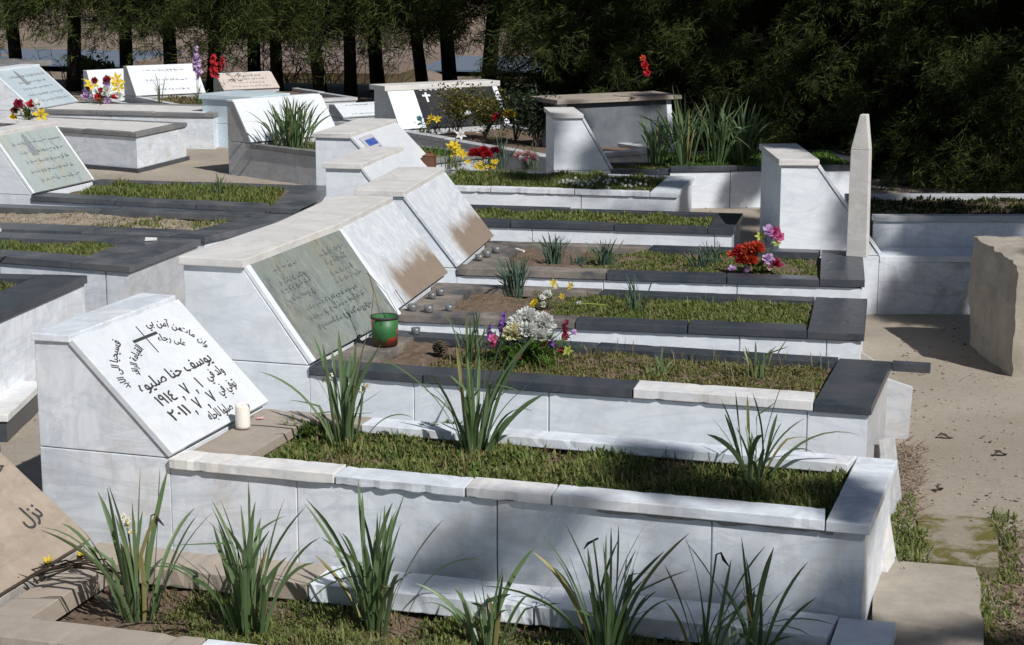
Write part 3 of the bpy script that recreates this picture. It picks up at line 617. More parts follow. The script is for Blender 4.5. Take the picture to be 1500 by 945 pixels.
# ------------------------------------------------------------------ plants
def leaf_path(rnd, L, th0, th1, az, n=9, kink=0):
    pts = [Vector((0, 0, 0))]; d = Vector((math.cos(az), math.sin(az), 0))
    for i in range(n):
        s = (i+1)/n; th = th0+th1*s*s+(kink if s > .62 else 0)
        pts.append(pts[-1]+(d*math.sin(th)+Vector((0, 0, math.cos(th))))*(L/n))
    return pts
def clump(label, base, n, h, spread=.5, wid=.014, mat='leaf', seed=0, flowers=(), group='daffodil clumps', br=.04, name='daffodil', droop=1.4, kinks=.2):
    rnd = random.Random(seed); m = MB(); n = int(n*1.75); h *= 1.42 if wid > .0155 and h < .5 else 1.2; wid *= .72
    for i in range(n):
        az = rnd.uniform(0, 2*math.pi); k = rnd.random()
        th0 = spread*(.05+.55*k)*rnd.uniform(.6, 1.1); th1 = droop*spread*k*k*rnd.uniform(.4, 1.5); L = h*rnd.uniform(.5, 1.05)*(1-.1*k)
        b = Vector((math.cos(az)*br*k*1.1, math.sin(az)*br*k*1.1, -.012))
        kink = rnd.uniform(.5, 1.4) if rnd.random() < kinks else 0
        pts = [b+p for p in leaf_path(rnd, L, th0, th1, az, 10, kink)]
        w0 = wid*rnd.uniform(.7, 1.15); W = [w0*(.8+.25*min(1, j/3))*(1 if j < 7 else max(.10, 1-((j-7)/3.1)**2.6)) for j in range(11)]; bx = rnd.gauss(0, .16)*L; by = rnd.gauss(0, .10)*L; pts = [p+Vector((bx*(j/10)**2, by*(j/10)**2, -.25*abs(bx)*(j/10)**2)) for j, p in enumerate(pts)]
        t0 = rnd.uniform(0, math.pi) if k < .3 else az+math.pi/2+rnd.uniform(-.9, .9); tw = rnd.uniform(-1.1, 1.1)
        sd = [Vector((math.cos(t0+tw*j/10), math.sin(t0+tw*j/10), 0)) for j in range(11)]
        m.ribbon(pts, W, sd, .13)
    if flowers:
        G = empty(name, base, 0, label, 'daffodil', group); m.build('leaves', M[mat], G, 0, True)
        for (az, th, L, typ) in flowers:
            pts = leaf_path(rnd, L, th, th*.4, az, 8); s_ = MB(); s_.tube(pts, [.0035]*6+[.003]*3, 5); st_ = s_.build('flower_stem', M['stem'], G, 0, True)
            tip = pts[-1]; d = Vector((math.cos(az), math.sin(az), -.1))
            if typ == 'wilted':
                q = MB(); bl_ = [tip, tip+Vector((.012, 0, .006)), tip+d*.02-Vector((0, 0, .012)), tip+d*.035-Vector((0, 0, .03))]; q.tube(bl_, [.0025, .003, .0045, .0015], 6); q.build('withered_bloom', M['dead'], st_, 0, True)
            else:
                for j in range(rnd.randint(2, 4)):
                    daff_bloom(tip+Vector((rnd.uniform(-.025, .025), rnd.uniform(-.025, .02), rnd.uniform(-.015, .02))), Vector((rnd.uniform(-1, 1), -1, rnd.uniform(0, .8))), .0135, typ, st_)
        return G
    o = m.build(name, M[mat], None, 0, True, loc=base); tag(o, label, 'daffodil', group); return o
def petals(m, c, d, r, n, wide=.55, cup=.3, rnd=random):
    d = d.normalized(); a = d.orthogonal().normalized(); b = d.cross(a); ph = rnd.uniform(0, 6)
    for i in range(n):
        t = ph+2*math.pi*i/n+rnd.uniform(-.12, .12); u = a*math.cos(t)+b*math.sin(t); s = d.cross(u); rr = r*rnd.uniform(.85, 1.12); cu = cup*rnd.uniform(.6, 1.4)
        w2 = rr*wide/2
        m.poly([c+u*rr*.05, c+u*rr*.45+s*w2+d*rr*cu*.3, c+u*rr+d*rr*cu, c+u*rr*.45-s*w2+d*rr*cu*.3])
def fern(m, c, L, az, el, rnd, w_=.022):
    d = Vector((math.cos(az)*math.cos(el), math.sin(az)*math.cos(el), math.sin(el)))
    for i in range(22):
        s = rnd.uniform(.15, 1); p = c+d*L*s-Vector((0, 0, L*.35*s*s)); e = Vector((rnd.uniform(-1, 1), rnd.uniform(-1, 1), rnd.uniform(-.4, .8))).normalized()*w_; sd = e.cross(Vector((0, 0, 1))).normalized()*.0022
        m.poly([p-sd, p+sd, p+e])
def daff_bloom(c, d, r, typ, parent):
    m = MB(); petals(m, c, d, r, 6, .7, .1); bl_ = m.build('bloom', PET[typ], parent)
    m = MB(); d = d.normalized(); a = d.orthogonal().normalized(); b = d.cross(a)
    rg = [[m.bm.verts.new(c+d*z*r+(a*math.cos(t)+b*math.sin(t))*r*q) for t in [k*math.pi/4 for k in range(8)]] for q, z in ((.18, .02), (.3, .4))]
    for k in range(8): m.bm.faces.new([rg[0][k], rg[0][(k+1) % 8], rg[1][(k+1) % 8], rg[1][k]])
    m.build('trumpet', PET['yellow'], parent)

zf = -.015
FD = 'daffodil clumps in the nearest bed'
clump('leftmost foreground daffodil clump, bearing half withered yellow flowers', at(205, 912, zf), 15, .355, .62, .019, seed=1, group=FD, flowers=((2.8, .10, .29, 'cream'), (2.2, .06, .31, 'white'), (.4, .12, .33, 'wilted')), kinks=.12)
clump('second foreground daffodil clump from the left, tall and leafy without flowers', at(365, 928, zf), 27, .36, .66, .0165, seed=12, group=FD, br=.05)
clump('third foreground daffodil clump from the left, with a long leaf arching right', at(552, 922, zf), 28, .335, .62, .0165, seed=3, group=FD, br=.045)
clump('short daffodil clump between the third and the widest foreground clumps', at(715, 958, zf), 12, .25, .75, .017, seed=14, group=FD)
clump('widest foreground daffodil clump, in the shade under one withered bloom', at(888, 962, zf), 24, .31, .72, .017, seed=5, group=FD, br=.05, flowers=((2.6, .13, .335, 'wilted'),))
clump('foreground daffodil clump with a nodding spent flower, second from the right', at(1030, 972, zf), 11, .27, .85, .0175, seed=26, group=FD, flowers=((.15, .08, .32, 'wilted'),))
clump('rightmost foreground daffodil clump by the white foot slab', at(1100, 968, zf), 11, .27, .55, .0165, seed=7, group=FD)
def arch(label, base, az, L, th, seed, group):
    m = MB(); pts = leaf_path(random.Random(seed), L, th, 1.35, az, 12); m.ribbon(pts, [.009, .012, .014, .0145, .0145, .014, .0135, .013, .012, .010, .008, .005, .001], [Vector((-math.sin(az), math.cos(az), .2))]*13, .15)
    return tag(m.build('daffodil', M['leaf'], None, 0, True, loc=base), label, 'daffodil', group)
GDF = 'daffodil clumps on the written white grave'
for px, py, az, L_, th, lb in ((590, 918, .05, .36, .35, 'single long daffodil leaf arching right from the third foreground clump'), (425, 925, .1, .34, .5, 'single daffodil leaf arching right, between the second and third clumps'), (180, 905, 2.9, .22, .9, 'single daffodil leaf drooping left over the withered bunch'), (700, 945, 2.75, .24, .7, 'single daffodil leaf leaning left from the short clump')):
    arch(lb, at(px, py, zf), az, L_, th, px, FD)
arch('single daffodil leaf bent right over the written grave bed', at(530, 650, .29), .05, .22, .55, 5, GDF)
for i, (px, py, sc, lb) in enumerate(((440, 640, 1., 'feathery green weed beside the head slab of the written grave'), (625, 640, .8, 'leafy weed between two daffodil clumps on the written grave'), (660, 634, .7, 'small leafy weed left of the large middle clump'), (1215, 690, .6, 'small weed in the foot corner of the written grave'), (470, 635, .9, 'feathery weed left of the white flowered daffodil'))):
    rnd = random.Random(200+i); G = empty('weed', at(px, py, .285), 0, lb, 'weed', 'leafy weeds on the written grave'); m = MB()
    for k in range(int(46*sc)): fernleaf = rnd.uniform(.05, .10)*sc; fern(m, Vector((rnd.gauss(0, .03), rnd.gauss(0, .02), .0)), fernleaf, rnd.uniform(0, 6.28), rnd.uniform(.4, 1.5), rnd, .016)
    m.build('leaves', M['grass_bright'], G)
clump('daffodil clump with white flowers nearest the written plate', at(508, 652, .29), 13, .29, .62, .018, seed=31, group=GDF, flowers=((2.7, .3, .23, 'white'), (.2, .28, .21, 'white')), kinks=.25)
clump('large daffodil clump in the middle of the written white grave', at(695, 662, .29), 19, .335, .78, .019, seed=9, group=GDF)
clump('daffodil clump at the foot end of the written white grave', at(1103, 706, .29), 13, .25, .85, .018, seed=10, group=GDF)
MD = 'small daffodil clumps in the dark rimmed beds'
for i, (px, py, z, n, h, sp, mt, lb) in enumerate((
        (755, 432, .42, 34, .17, .30, 'leaf_blue', 'dense upright daffodil tuft on dug soil behind the white bouquet'),
        (930, 458, .42, 9, .15, .30, 'leaf_blue', 'small daffodil tuft in mown grass right of the fallen flower'),
        (690, 532, .42, 12, .19, .42, 'leaf', 'loose daffodil tuft just left of the white bouquet'),
        (965, 552, .42, 7, .10, .45, 'leaf', 'tiny daffodil sprout right of the white bouquet'),
        (1112, 556, .42, 8, .15, .35, 'leaf', 'thin daffodil sprout near the white coping patch'),
        (812, 386, .42, 22, .145, .32, 'leaf_blue', 'daffodil tuft left of its twin in front of the short grave'),
        (848, 388, .42, 9, .08, .32, 'leaf_blue', 'very short daffodil tuft between two taller tufts'),
        (888, 389, .42, 20, .135, .34, 'leaf_blue', 'daffodil tuft right of its twin in front of the short grave'),
        (1028, 394, .42, 16, .12, .38, 'leaf_blue', 'daffodil tuft just left of the red and pink bouquet'),
        (1046, 386, .42, 12, .12, .38, 'leaf_blue', 'daffodil tuft touching the red and pink bouquet'),
        (322, 286, .44, 13, .13, .45, 'leaf', 'daffodil tuft in the long grass before the pale green plate'),
        (735, 247, .43, 16, .22, .35, 'leaf_blue', 'daffodil tuft between the red and the pale pink bouquets'),
        (655, 245, .43, 8, .22, .15, 'leaf', 'narrow daffodil tuft beside the tall yellow flowers'),
        (785, 247, .43, 7, .18, .4, 'leaf', 'thin daffodil tuft right of the pale pink bouquet'),
        (233, 150, .43, 9, .26, .6, 'leaf', 'sparse daffodil tuft before the bright white plate'),
        (292, 150, .43, 9, .16, .5, 'leaf', 'daffodil tuft at the base of the purple flower'))):
    clump(lb, at(px, py, z), int(n*1.3), h, sp, .0098, mt, 40+i, group=MD)
clump('big dense daffodil clump filling the grey walled grave', at(428, 212, .40), 85, .30, .50, .018, 'leaf', 70, group='big daffodil clumps', br=.13)
for i, (px, py, n, h, lb) in enumerate(((955, 240, 22, .30, 'leftmost of the big daffodil clumps on the long rimmed grave'), (1000, 243, 32, .40, 'tallest daffodil clump on the long rimmed grave'),
                                      (1045, 241, 26, .38, 'big daffodil clump next to the tallest one'), (1088, 238, 26, .36, 'dim daffodil clump nearest the white column'))):
    clump(lb, at(px, py, .42)+Vector((0, .12, 0)), n, h, .55, .02, 'leaf', 80+i, group='big daffodil clumps', br=.07)
clump('daffodil with pale flowers growing beside the pointed slab', at(1281, 398, .02), 5, .16, .35, .012, 'leaf', 90, group='single daffodils', flowers=((.5, .1, .20, 'cream'), (0, .25, .22, 'white')))
clump('daffodil with a white flower leaning in at the left edge', at(-12, 388, .44), 9, .22, .75, .016, 'leaf', 91, group='single daffodils', flowers=((.2, .05, .19, 'cream'), (.3, .2, .17, 'white')))

# ------------------------------------------------------------------ grass, one sheet of blades per bed
def bilin(q, s, t): return lerp2(lerp2(q[0], q[1], s), lerp2(q[3], q[2], s), t)
def grass(key, label, n, h, s0=0, s1=1, t0=0, t1=1, mat='grass', wid=.006, thin=.5, seed=0, lean=.7, patch=.35, name='grass'):
    G, I, z = BEDS[key]; rnd = random.Random(seed+5); MX = Matrix.Translation(G.location) @ Euler(G.rotation_euler).to_matrix().to_4x4(); V = []; F = []
    k = 0
    while k < n:
        s = rnd.uniform(s0, s1); t = rnd.uniform(t0, t1); p = bilin(I, s, t); dn = noise.noise((p[0]*5+seed, p[1]*5, 2))
        k += 1
        if dn < -patch and rnd.random() < thin: continue
        if noise.noise((p[0]*11+seed*3, p[1]*11, 7)) < -.28 and rnd.random() < .75: continue
        hh = h*rnd.uniform(.45, 1.1)*(1+.55*dn); az = rnd.uniform(0, 6.283); l = rnd.uniform(.05, lean); w_ = wid*rnd.uniform(.6, 1.2)
        zz = z-.006+.022*noise.noise((p[0]*6+G.location.x, p[1]*6+G.location.y, 1))
        b = MX @ Vector((p[0], p[1], zz)); d = Vector((math.cos(az), math.sin(az), 0)); sd = Vector((-d.y, d.x, 0))*w_/2
        m_ = b+d*hh*l*.4+Vector((0, 0, hh*.6)); tp = b+d*hh*l+Vector((0, 0, hh*(1-.3*l)))
        i = len(V); V += [tuple(b-sd*.7), tuple(b+sd*.7), tuple(m_+sd), tuple(m_-sd), tuple(tp)]; F += [(i, i+1, i+2, i+3), (i+3, i+2, i+4)]
    return tag(fast(name, V, F, M[mat]), label, 'grass', None, 'stuff')
grass('g1', 'low leafy green ground cover filling the written white grave', 13000, .045, .11, 1, -.03, 1.03, 'grass', .0075, .55, 1, .9)
grass('g1', 'broad little leaves low between the blades of the written grave', 9000, .026, .11, 1, -.04, 1.02, 'grass_bright', .012, .75, 31, 2.2, .05)
grass('g1', 'reddish dry stalks scattered through the ground cover of the written grave', 1300, .06, .13, 1, 0, 1, 'grass_dry', .005, .2, 2, .9)
grass('g0', 'sparse short grass under the foreground daffodils', 15000, .038, .18, 1, 0, 1, 'grass', .006, .8, 3, 1.)
grass('g0', 'dry straw lying under the foreground daffodils', 3500, .04, .1, 1, 0, 1, 'grass_dry', .004, .3, 4, 1.6)
grass('g2', 'mossy brownish grass on the green plated grave', 11000, .022, .20, 1, 0, 1, 'grass_dry', .0055, .5, 5, 1.2)
grass('g2', 'green blades among the brownish grass of the green plated grave', 7000, .024, .24, 1, 0, 1, 'grass', .0055, .85, 6, 1.1, .0)
grass('g3', 'even short green grass on the nearer scorched grave', 15000, .028, .36, 1, 0, 1, 'grass', .006, .3, 7, .9)
grass('g4', 'patchy short grass on the farther scorched grave', 9000, .026, .32, 1, 0, 1, 'grass', .0065, .7, 8, .9, .1)
grass('g2', 'broad moss green leaflets on the green plated grave', 6000, .016, .22, 1, -.02, 1.02, 'grass', .010, .7, 32, 2.2, .0)
grass('g3', 'pale broad leaflets among the even grass of the nearer scorched grave', 5000, .018, .36, 1, -.02, 1.02, 'grass', .010, .7, 33, 2.2, .0)
grass('g2', 'tall dry stalks standing in the green plated grave', 420, .075, .2, 1, 0, 1, 'grass_dry', .0035, .2, 41, .8, .1, name='grass')
grass('g3', 'tall thin stalks standing in the nearer scorched grave', 300, .07, .36, 1, 0, 1, 'grass', .0035, .2, 42, .8, .1)
grass('g3', 'crumbs and fibres on the dug soil of the nearer scorched grave', 1500, .012, .10, .4, 0, 1, 'grass_dry', .004, .2, 43, 2.5, .3)
grass('g4', 'crumbs and fibres on the dug soil of the farther scorched grave', 1300, .012, .10, .4, 0, 1, 'grass_dry', .004, .2, 44, 2.5, .3)
grass('g5', 'yellowish clover grass on the short dark rimmed grave', 11000, .038, 0, 1, 0, 1, 'grass', .008, .2, 9, .9)
grass('g6', 'thick green growth around the bouquets on the white rimmed grave', 16000, .06, .10, 1, 0, 1, 'grass', .008, .2, 10, .9)
grass('g7', 'short grass in the bed beside the small headstone column', 3000, .03, 0, 1, 0, 1, 'grass', .008, .2, 11)
grass('gbig', 'bright green grass under the tall back row daffodils', 9000, .05, 0, 1, 0, 1, 'grass_bright', .009, .1, 12)
grass('gr2', 'low ground cover coloured dark for the shade on the long plain white grave', 7000, .032, 0, 1, 0, 1, 'needle', .012, .1, 14)  # dark needle colour stands in for the shade over this bed
grass('l1', 'tuft of green grass on the leftmost black rimmed grave', 6000, .05, .3, 1, .05, .95, 'grass', .006, .4, 15)
grass('l2', 'narrow strip of grass between the left black slabs', 9000, .035, .2, 1, 0, 1, 'grass', .006, .3, 16)
grass('l3', 'few green sprigs on the dry bare bed', 1600, .035, .62, .97, .05, .8, 'grass', .006, .9, 17, .8, -.05)
grass('l3', 'straw coloured stubble on the dry bare bed', 2500, .02, .0, 1, 0, 1, 'grass_dry', .005, .4, 18, 1.5)
grass('l4', 'long green grass before the pale green plate', 10000, .055, .12, 1, 0, 1, 'grass', .008, .3, 19)
grass('l7', 'green growth round the big daffodil clump', 2500, .06, .2, 1, 0, 1, 'grass_bright', .009, .2, 20)
grass('h1', 'grass at the foot of the bright white plate', 2500, .05, 0, 1, 0, 1, 'grass_dry', .01, .2, 21)
def scatter_ground(name, label, n, spots, fn, mat, cat):
    V = []; F = []; rnd = random.Random(hash(label) % 1000 if False else len(label)); 
    for _ in range(n):
        x0, x1, y0, y1 = rnd.choice(spots); x = rnd.uniform(x0, x1); y = rnd.uniform(y0, y1); fn(V, F, Vector((x, y, ground_z(x, y)+.004)), rnd)
    return tag(fast(name, V, F, mat), label, cat, None, 'stuff')
def blade(V, F, b, rnd, h=.05, w_=.006):
    hh = h*rnd.uniform(.4, 1.2); az = rnd.uniform(0, 6.28); l = rnd.uniform(.1, 1.2); d = Vector((math.cos(az), math.sin(az), 0)); sd = Vector((-d.y, d.x, 0))*w_/2
    m_ = b+d*hh*l*.4+Vector((0, 0, hh*.6)); tp = b+d*hh*l+Vector((0, 0, hh*(1-.3*l))); i = len(V)
    V += [tuple(b-sd), tuple(b+sd), tuple(m_+sd), tuple(m_-sd), tuple(tp)]; F += [(i, i+1, i+2, i+3), (i+3, i+2, i+4)]
scatter_ground('weeds', 'green weeds growing along the path beside the written grave foot', 1900, [(.0, .09, 5.82, 6.5), (.0, .14, 5.75, 6.1), (.35, .43, 5.75, 6.35), (.285, .40, 5.2, 5.9), (.28, .33, 4.8, 5.5)], lambda V, F, b, r: blade(V, F, b, r, .027*(.6+.8*r.random()), .006), M['grass'], 'weeds')
def chip(V, F, b, rnd):
    s = .0025+.008*rnd.random()**3.5; i = len(V); a = rnd.uniform(0, 6)
    for k, (r_, z) in enumerate(((1, 0), (.9, .5), (.1, .8))):
        for j in range(4): t = a+j*1.57+rnd.uniform(-.3, .3); V.append((b.x+math.cos(t)*s*r_, b.y+math.sin(t)*s*r_*.8, b.z-.003+z*s))
    for k in range(2):
        for j in range(4): F.append((i+k*4+j, i+k*4+(j+1) % 4, i+k*4+4+(j+1) % 4, i+k*4+4+j))
    F.append((i+8, i+9, i+10, i+11))
scatter_ground('pebbles', 'small stones and clods strewn over the path and soil', 2600, [(.0, .5, 5.9, 9.6), (.30, .75, 4.6, 6.4), (.30, .6, 4.9, 6.3), (-3.5, -2.7, 5.3, 8), (-2.9, -.8, 9.3, 13)], chip, M['soil_dry'], 'pebbles')
def stick(V, F, b, rnd):
    a = rnd.uniform(0, 3.14); L_ = rnd.uniform(.02, .09); d = Vector((math.cos(a), math.sin(a), rnd.uniform(-.05, .15)))*L_; s = Vector((-d.y, d.x, 0)).normalized()*rnd.uniform(.001, .0035); i = len(V); b = b+Vector((0, 0, .004))
    V += [tuple(b-s), tuple(b+s), tuple(b+d+s*.4+Vector((0, 0, .003))), tuple(b+d-s*.4+Vector((0, 0, .003)))]; F.append((i, i+1, i+2, i+3))
scatter_ground('straw', 'dry straw and leaf litter on the brown soil by the path', 1500, [(.31, .7, 4.6, 6.1), (.33, .6, 5.0, 6.2), (.0, .12, 6.2, 7.2)], stick, leafmat('straw', [(0, (.14, .09, .06)), (.6, (.26, .19, .13)), (1, (.40, .34, .27))], 0, .8), 'litter')
def litter(V, F, b, rnd):
    L_ = rnd.uniform(.008, .028); a = rnd.uniform(0, 6.28); d = Vector((math.cos(a), math.sin(a), rnd.uniform(-.1, .3)))*L_; s = Vector((-d.y, d.x, rnd.uniform(-.3, .3)*L_))*rnd.uniform(.25, .5); i = len(V); b = b+Vector((0, 0, .004))
    V += [tuple(b), tuple(b+d*.5+s+Vector((0, 0, .004))), tuple(b+d), tuple(b+d*.5-s+Vector((0, 0, .003)))]; F.append((i, i+1, i+2, i+3))
scatter_ground('leaf_litter', 'small brown leaf scraps blown over the path and beside the graves', 130, [(.0, .5, 6.2, 9.6), (.0, .12, 6.3, 9.0), (.28, .6, 5.0, 6.3), (0, .28, 4.6, 5.7)], litter, leafmat('leaf_scraps', [(0, (.06, .04, .028)), (.6, (.15, .10, .065)), (1, (.27, .20, .14))], 0, .85), 'litter')
for px, py, lb in ((1383, 643, 'curled dry leaf on the path, the nearer of two'), (1465, 668, 'flat dry leaf at the right side of the path'), (1376, 720, 'small dry leaf on the path near the moss')):
    m = MB(); rnd = random.Random(px); pts = [Vector((.018*i-.03, .004*math.sin(i*2), .012+.01*math.sin(i*1.3))) for i in range(5)]
    m.ribbon(pts, [.004, .02, .026, .018, .003], [Vector((.1, 1, .3*math.sin(i))) for i in range(5)], .25)
    tag(m.build('dry_leaf', M['dead'], None, 0, True, loc=at(px, py, .0), rot=(0, 0, rnd.uniform(0, 3))), lb, 'leaf', 'dry leaves on the path')

# ------------------------------------------------------------------ bouquets
def pom(m, c, r, n, rnd, wide=.36):
    for i in range(n):
        z = rnd.uniform(-.25, 1); t = rnd.uniform(0, 6.283); q = math.sqrt(max(0, 1-z*z)); d = Vector((q*math.cos(t), q*math.sin(t)-.25, z)).normalized()
        s = d.cross(Vector((rnd.random()-.5, rnd.random()-.5, rnd.random()-.5))).normalized(); rr = r*rnd.uniform(.8, 1.06)
        m.poly([c+d*rr*.2, c+d*rr*.65+s*rr*wide*.5, c+d*rr, c+d*rr*.65-s*rr*wide*.5])
def rose(m, c, r, rnd):
    up = Vector((rnd.uniform(-.5, .5), rnd.uniform(-1, -.1), rnd.uniform(.2, 1))).normalized()
    for k, (q, cu, n) in enumerate(((1, .35, 5), (.75, .8, 5), (.5, 1.5, 4), (.3, 2.4, 3))): petals(m, c, up, r*q, n, 1.2, cu, rnd)
def bouquet(label, base, seed, blooms, fol=(30, .10), folmat='grass_bright', size=1.0, broad=0, stems=True):
    rnd = random.Random(seed); G = empty('bouquet', base, 0, label, 'bouquet', None); m = MB()
    for i in range(fol[0]): fern(m, Vector((rnd.uniform(-.02, .02), rnd.uniform(-.02, .02), .012)), fol[1]*rnd.uniform(.6, 1.2), rnd.uniform(0, 6.28), rnd.uniform(.1, 1.3), rnd)
    for i in range(broad):
        az = rnd.uniform(0, 6.28); pts = leaf_path(rnd, fol[1]*rnd.uniform(.8, 1.2), rnd.uniform(.4, 1.2), .8, az, 6); m.ribbon(pts, [.006, .02, .028, .026, .018, .01, .001], [Vector((-math.sin(az), math.cos(az), 0))]*7, .15)
    m.build('foliage', M[folmat] if folmat in M else PET[folmat], G)
    if stems:
        m = MB()
        for b in blooms:
            x, y, z = b[2:5]
            m.tube([(x*.15, y*.15, .0), (x*.55, y*.55, z*.6), (x, y, z)], .0018, 4)
        m.build('stems', M['stem'], G)
    for kind, col, x, y, z, r in blooms:
        m = MB(); c = Vector((x, y, z))
        if kind == 'pom': pom(m, c, r, int(130+4200*r), rnd)
        elif kind == 'rose': rose(m, c, r, rnd)
        elif kind == 'lily': petals(m, c, Vector((rnd.uniform(-.5, .5), -1, rnd.uniform(.2, .8))), r, 6, .45, .35, rnd); petals(m, c, Vector((0, -1, .5)), r*.4, 5, .3, 1.2, rnd)
        elif kind == 'spike':
            for i in range(16): t = i/16; petals(m, c+Vector((rnd.uniform(-.4, .4)*r, rnd.uniform(-.4, .4)*r, (t-.5)*r*3.4)), Vector((rnd.uniform(-1, 1), rnd.uniform(-1, .2), .3)), r*(.75-.35*t), 5, .8, .4, rnd)
        m.build('bloom', PET[col], G)
    return G
bouquet('white chrysanthemum bouquet with purple, pink and red blooms in green fern', at(775, 532, .42), 1,
        [('pom', 'white', -.008, .02, .118, .044), ('pom', 'white', .036, .015, .108, .042), ('pom', 'cream', -.038, -.02, .084, .040), ('pom', 'white', .036, -.012, .080, .036), ('pom', 'white', -.035, .01, .105, .036), ('pom', 'white', .0, -.02, .095, .036),
         ('spike', 'purple', -.085, .01, .105, .016), ('spike', 'purple', -.115, .0, .09, .012), ('spike', 'purple', -.075, .02, .12, .014), ('rose', 'pink', -.10, -.02, .07, .017), ('rose', 'pink', -.098, -.02, .052, .014),
         ('rose', 'red', -.018, -.07, .035, .015), ('rose', 'red', .045, -.02, .065, .013), ('spike', 'purple', .07, -.02, .07, .010), ('spike', 'dark', .10, .02, .10, .016), ('lily', 'lime', .115, -.02, .045, .02), ('rose', 'dark', .10, -.02, .045, .014), ('rose', 'lilac', .125, .02, .09, .012)], (150, .15)).scale = (1.3, 1.3, 1.3)
bouquet('red and orange bouquet with pink and maroon blooms on the far black coping', at(1104, 398, .43), 2,
        [('pom', 'orange', -.02, .0, .07, .042), ('pom', 'red', -.05, .01, .065, .036), ('pom', 'orange', .008, -.01, .085, .036), ('pom', 'orange', -.012, -.02, .042, .034), ('pom', 'red', -.04, -.01, .04, .03), ('rose', 'orange', -.085, 0, .06, .02),
         ('lily', 'lime', .02, .01, .13, .026), ('rose', 'pink', .075, .01, .145, .030), ('rose', 'lilac', .05, .01, .15, .028), ('rose', 'pink', .09, .0, .13, .02), ('lily', 'lime', .085, -.01, .11, .02),
         ('rose', 'lilac', .05, -.02, .05, .028), ('rose', 'dark', .08, -.02, .035, .03), ('rose', 'rose', .06, -.03, .025, .018), ('rose', 'lilac', -.075, -.03, .012, .019), ('rose', 'lilac', -.015, -.03, .012, .018)], (14, .07), 'grass', broad=4).scale = (1.28, 1.28, 1.28)
MB_ = None
bouquet('dome of red chrysanthemums fringed with yellow blossoms', at(708, 248, .44), 3, [('pom', 'red', -.06, 0, .10, .05), ('pom', 'red', .0, .0, .115, .05), ('pom', 'dark', .075, .02, .12, .04), ('pom', 'red', .03, -.02, .095, .045)] +
        [('lily', 'yellow', random.uniform(-.10, .12), -.06, random.uniform(.0, .075), .022) for _ in range(15)], (30, .12))
bouquet('pale pink and white blossom bouquet beside the column headstone', at(770, 250, .44), 4, [('pom', 'rose', -.05, 0, .10, .035), ('pom', 'rose', .01, 0, .105, .038), ('pom', 'white', -.02, -.02, .08, .03), ('pom', 'rose', .05, -.01, .09, .04), ('rose', 'pink', 0, -.03, .075, .024), ('pom', 'white', .065, 0, .075, .028), ('rose', 'pink', -.06, -.02, .09, .02)], (18, .10), 'grass')
bouquet('tall yellow lilies topped by one white flower', at(668, 248, .44), 5, [('lily', 'yellow', -.03, 0, .15, .045), ('lily', 'yellow', .02, 0, .12, .045), ('lily', 'yellow', .0, -.02, .165, .04), ('lily', 'yellow', .05, 0, .10, .038), ('lily', 'white', .03, .02, .235, .045), ('lily', 'yellow', -.02, 0, .10, .03)], (24, .14), 'grass')
bouquet('large mixed bouquet with yellow lilies and white lilac blooms on the grey topped grave', at(152, 150, .455), 6, [('lily', 'yellow', -.11, 0, .17, .085), ('lily', 'yellow', .14, 0, .22, .085), ('lily', 'yellow', .17, -.02, .15, .085), ('rose', 'white', .04, -.03, .11, .06), ('rose', 'white', -.05, -.02, .04, .05), ('rose', 'red', -.03, -.05, .05, .045), ('rose', 'red', .13, -.05, .05, .04), ('rose', 'dark', .03, .02, .21, .05), ('rose', 'dark', -.09, .02, .2, .04), ('rose', 'lilac', .03, 0, .17, .05), ('rose', 'lilac', -.16, -.02, .05, .06), ('rose', 'lilac', .06, -.05, .02, .045), ('rose', 'lilac', -.17, 0, .10, .045), ('rose', 'dark', -.14, 0, .14, .035), ('rose', 'white', .17, -.02, .06, .05), ('rose', 'red', .0, -.05, .12, .035)], (40, .22), 'grass', broad=10)
bouquet('small bouquet of red, white and yellow flowers behind the pale green headstone', at(42, 176, .50)+Vector((0, .0, 0)), 7, [('lily', 'yellow', .13, -.03, .05, .075), ('rose', 'white', .08, 0, .13, .05), ('rose', 'red', .03, 0, .13, .045), ('rose', 'dark', -.09, 0, .13, .05), ('rose', 'dark', -.12, 0, .07, .045), ('rose', 'white', -.05, -.03, .06, .035), ('rose', 'yellow', -.13, -.02, .02, .04), ('rose', 'white', .06, -.02, .08, .045)], (36, .20), 'grass', broad=12)
for px, py, col, lb, seed in ((290, 150, 'lilac', 'tall purple gladiolus standing before the bright white plate', 21), (314, 148, 'red', 'tall crimson gladiolus standing right of the purple one', 22)):
    b = at(px, py, .42); k = .0 if col == 'lilac' else -.02
    bouquet(lb, b, seed, [('spike', col, 0, 0, .46-abs(k)*4, .05), ('spike', col, .02, 0, .33, .05), ('spike', col, -.02 if col == 'lilac' else .10, 0, .38, .04)], (5, .1), 'grass')
bouquet('red and yellow flower high among the dark branches', Vector((-2.02, 14.55, .86)), 23, [('rose', 'red', .0, 0, .18, .06), ('rose', 'orange', -.02, 0, .25, .05), ('rose', 'red', .03, 0, .10, .05)], (6, .1), 'grass').scale = (.65, .65, .75)
bouquet('fallen yellow and white flowers on the nearer scorched grave', at(800, 452, .425), 24, [('rose', 'yellow', -.045, -.02, .03, .017), ('rose', 'yellow', -.055, -.03, .018, .014), ('rose', 'white', .0, .02, .06, .022), ('rose', 'white', -.018, .0, .045, .018), ('rose', 'white', -.005, -.03, .02, .016), ('rose', 'white', .008, .02, .05, .018), ('lily', 'yellow', .02, .06, .10, .022), ('lily', 'yellow', .10, .03, .095, .022), ('lily', 'yellow', .07, .0, .055, .017), ('lily', 'cream', .035, .06, .085, .018)], (22, .10), 'grass')
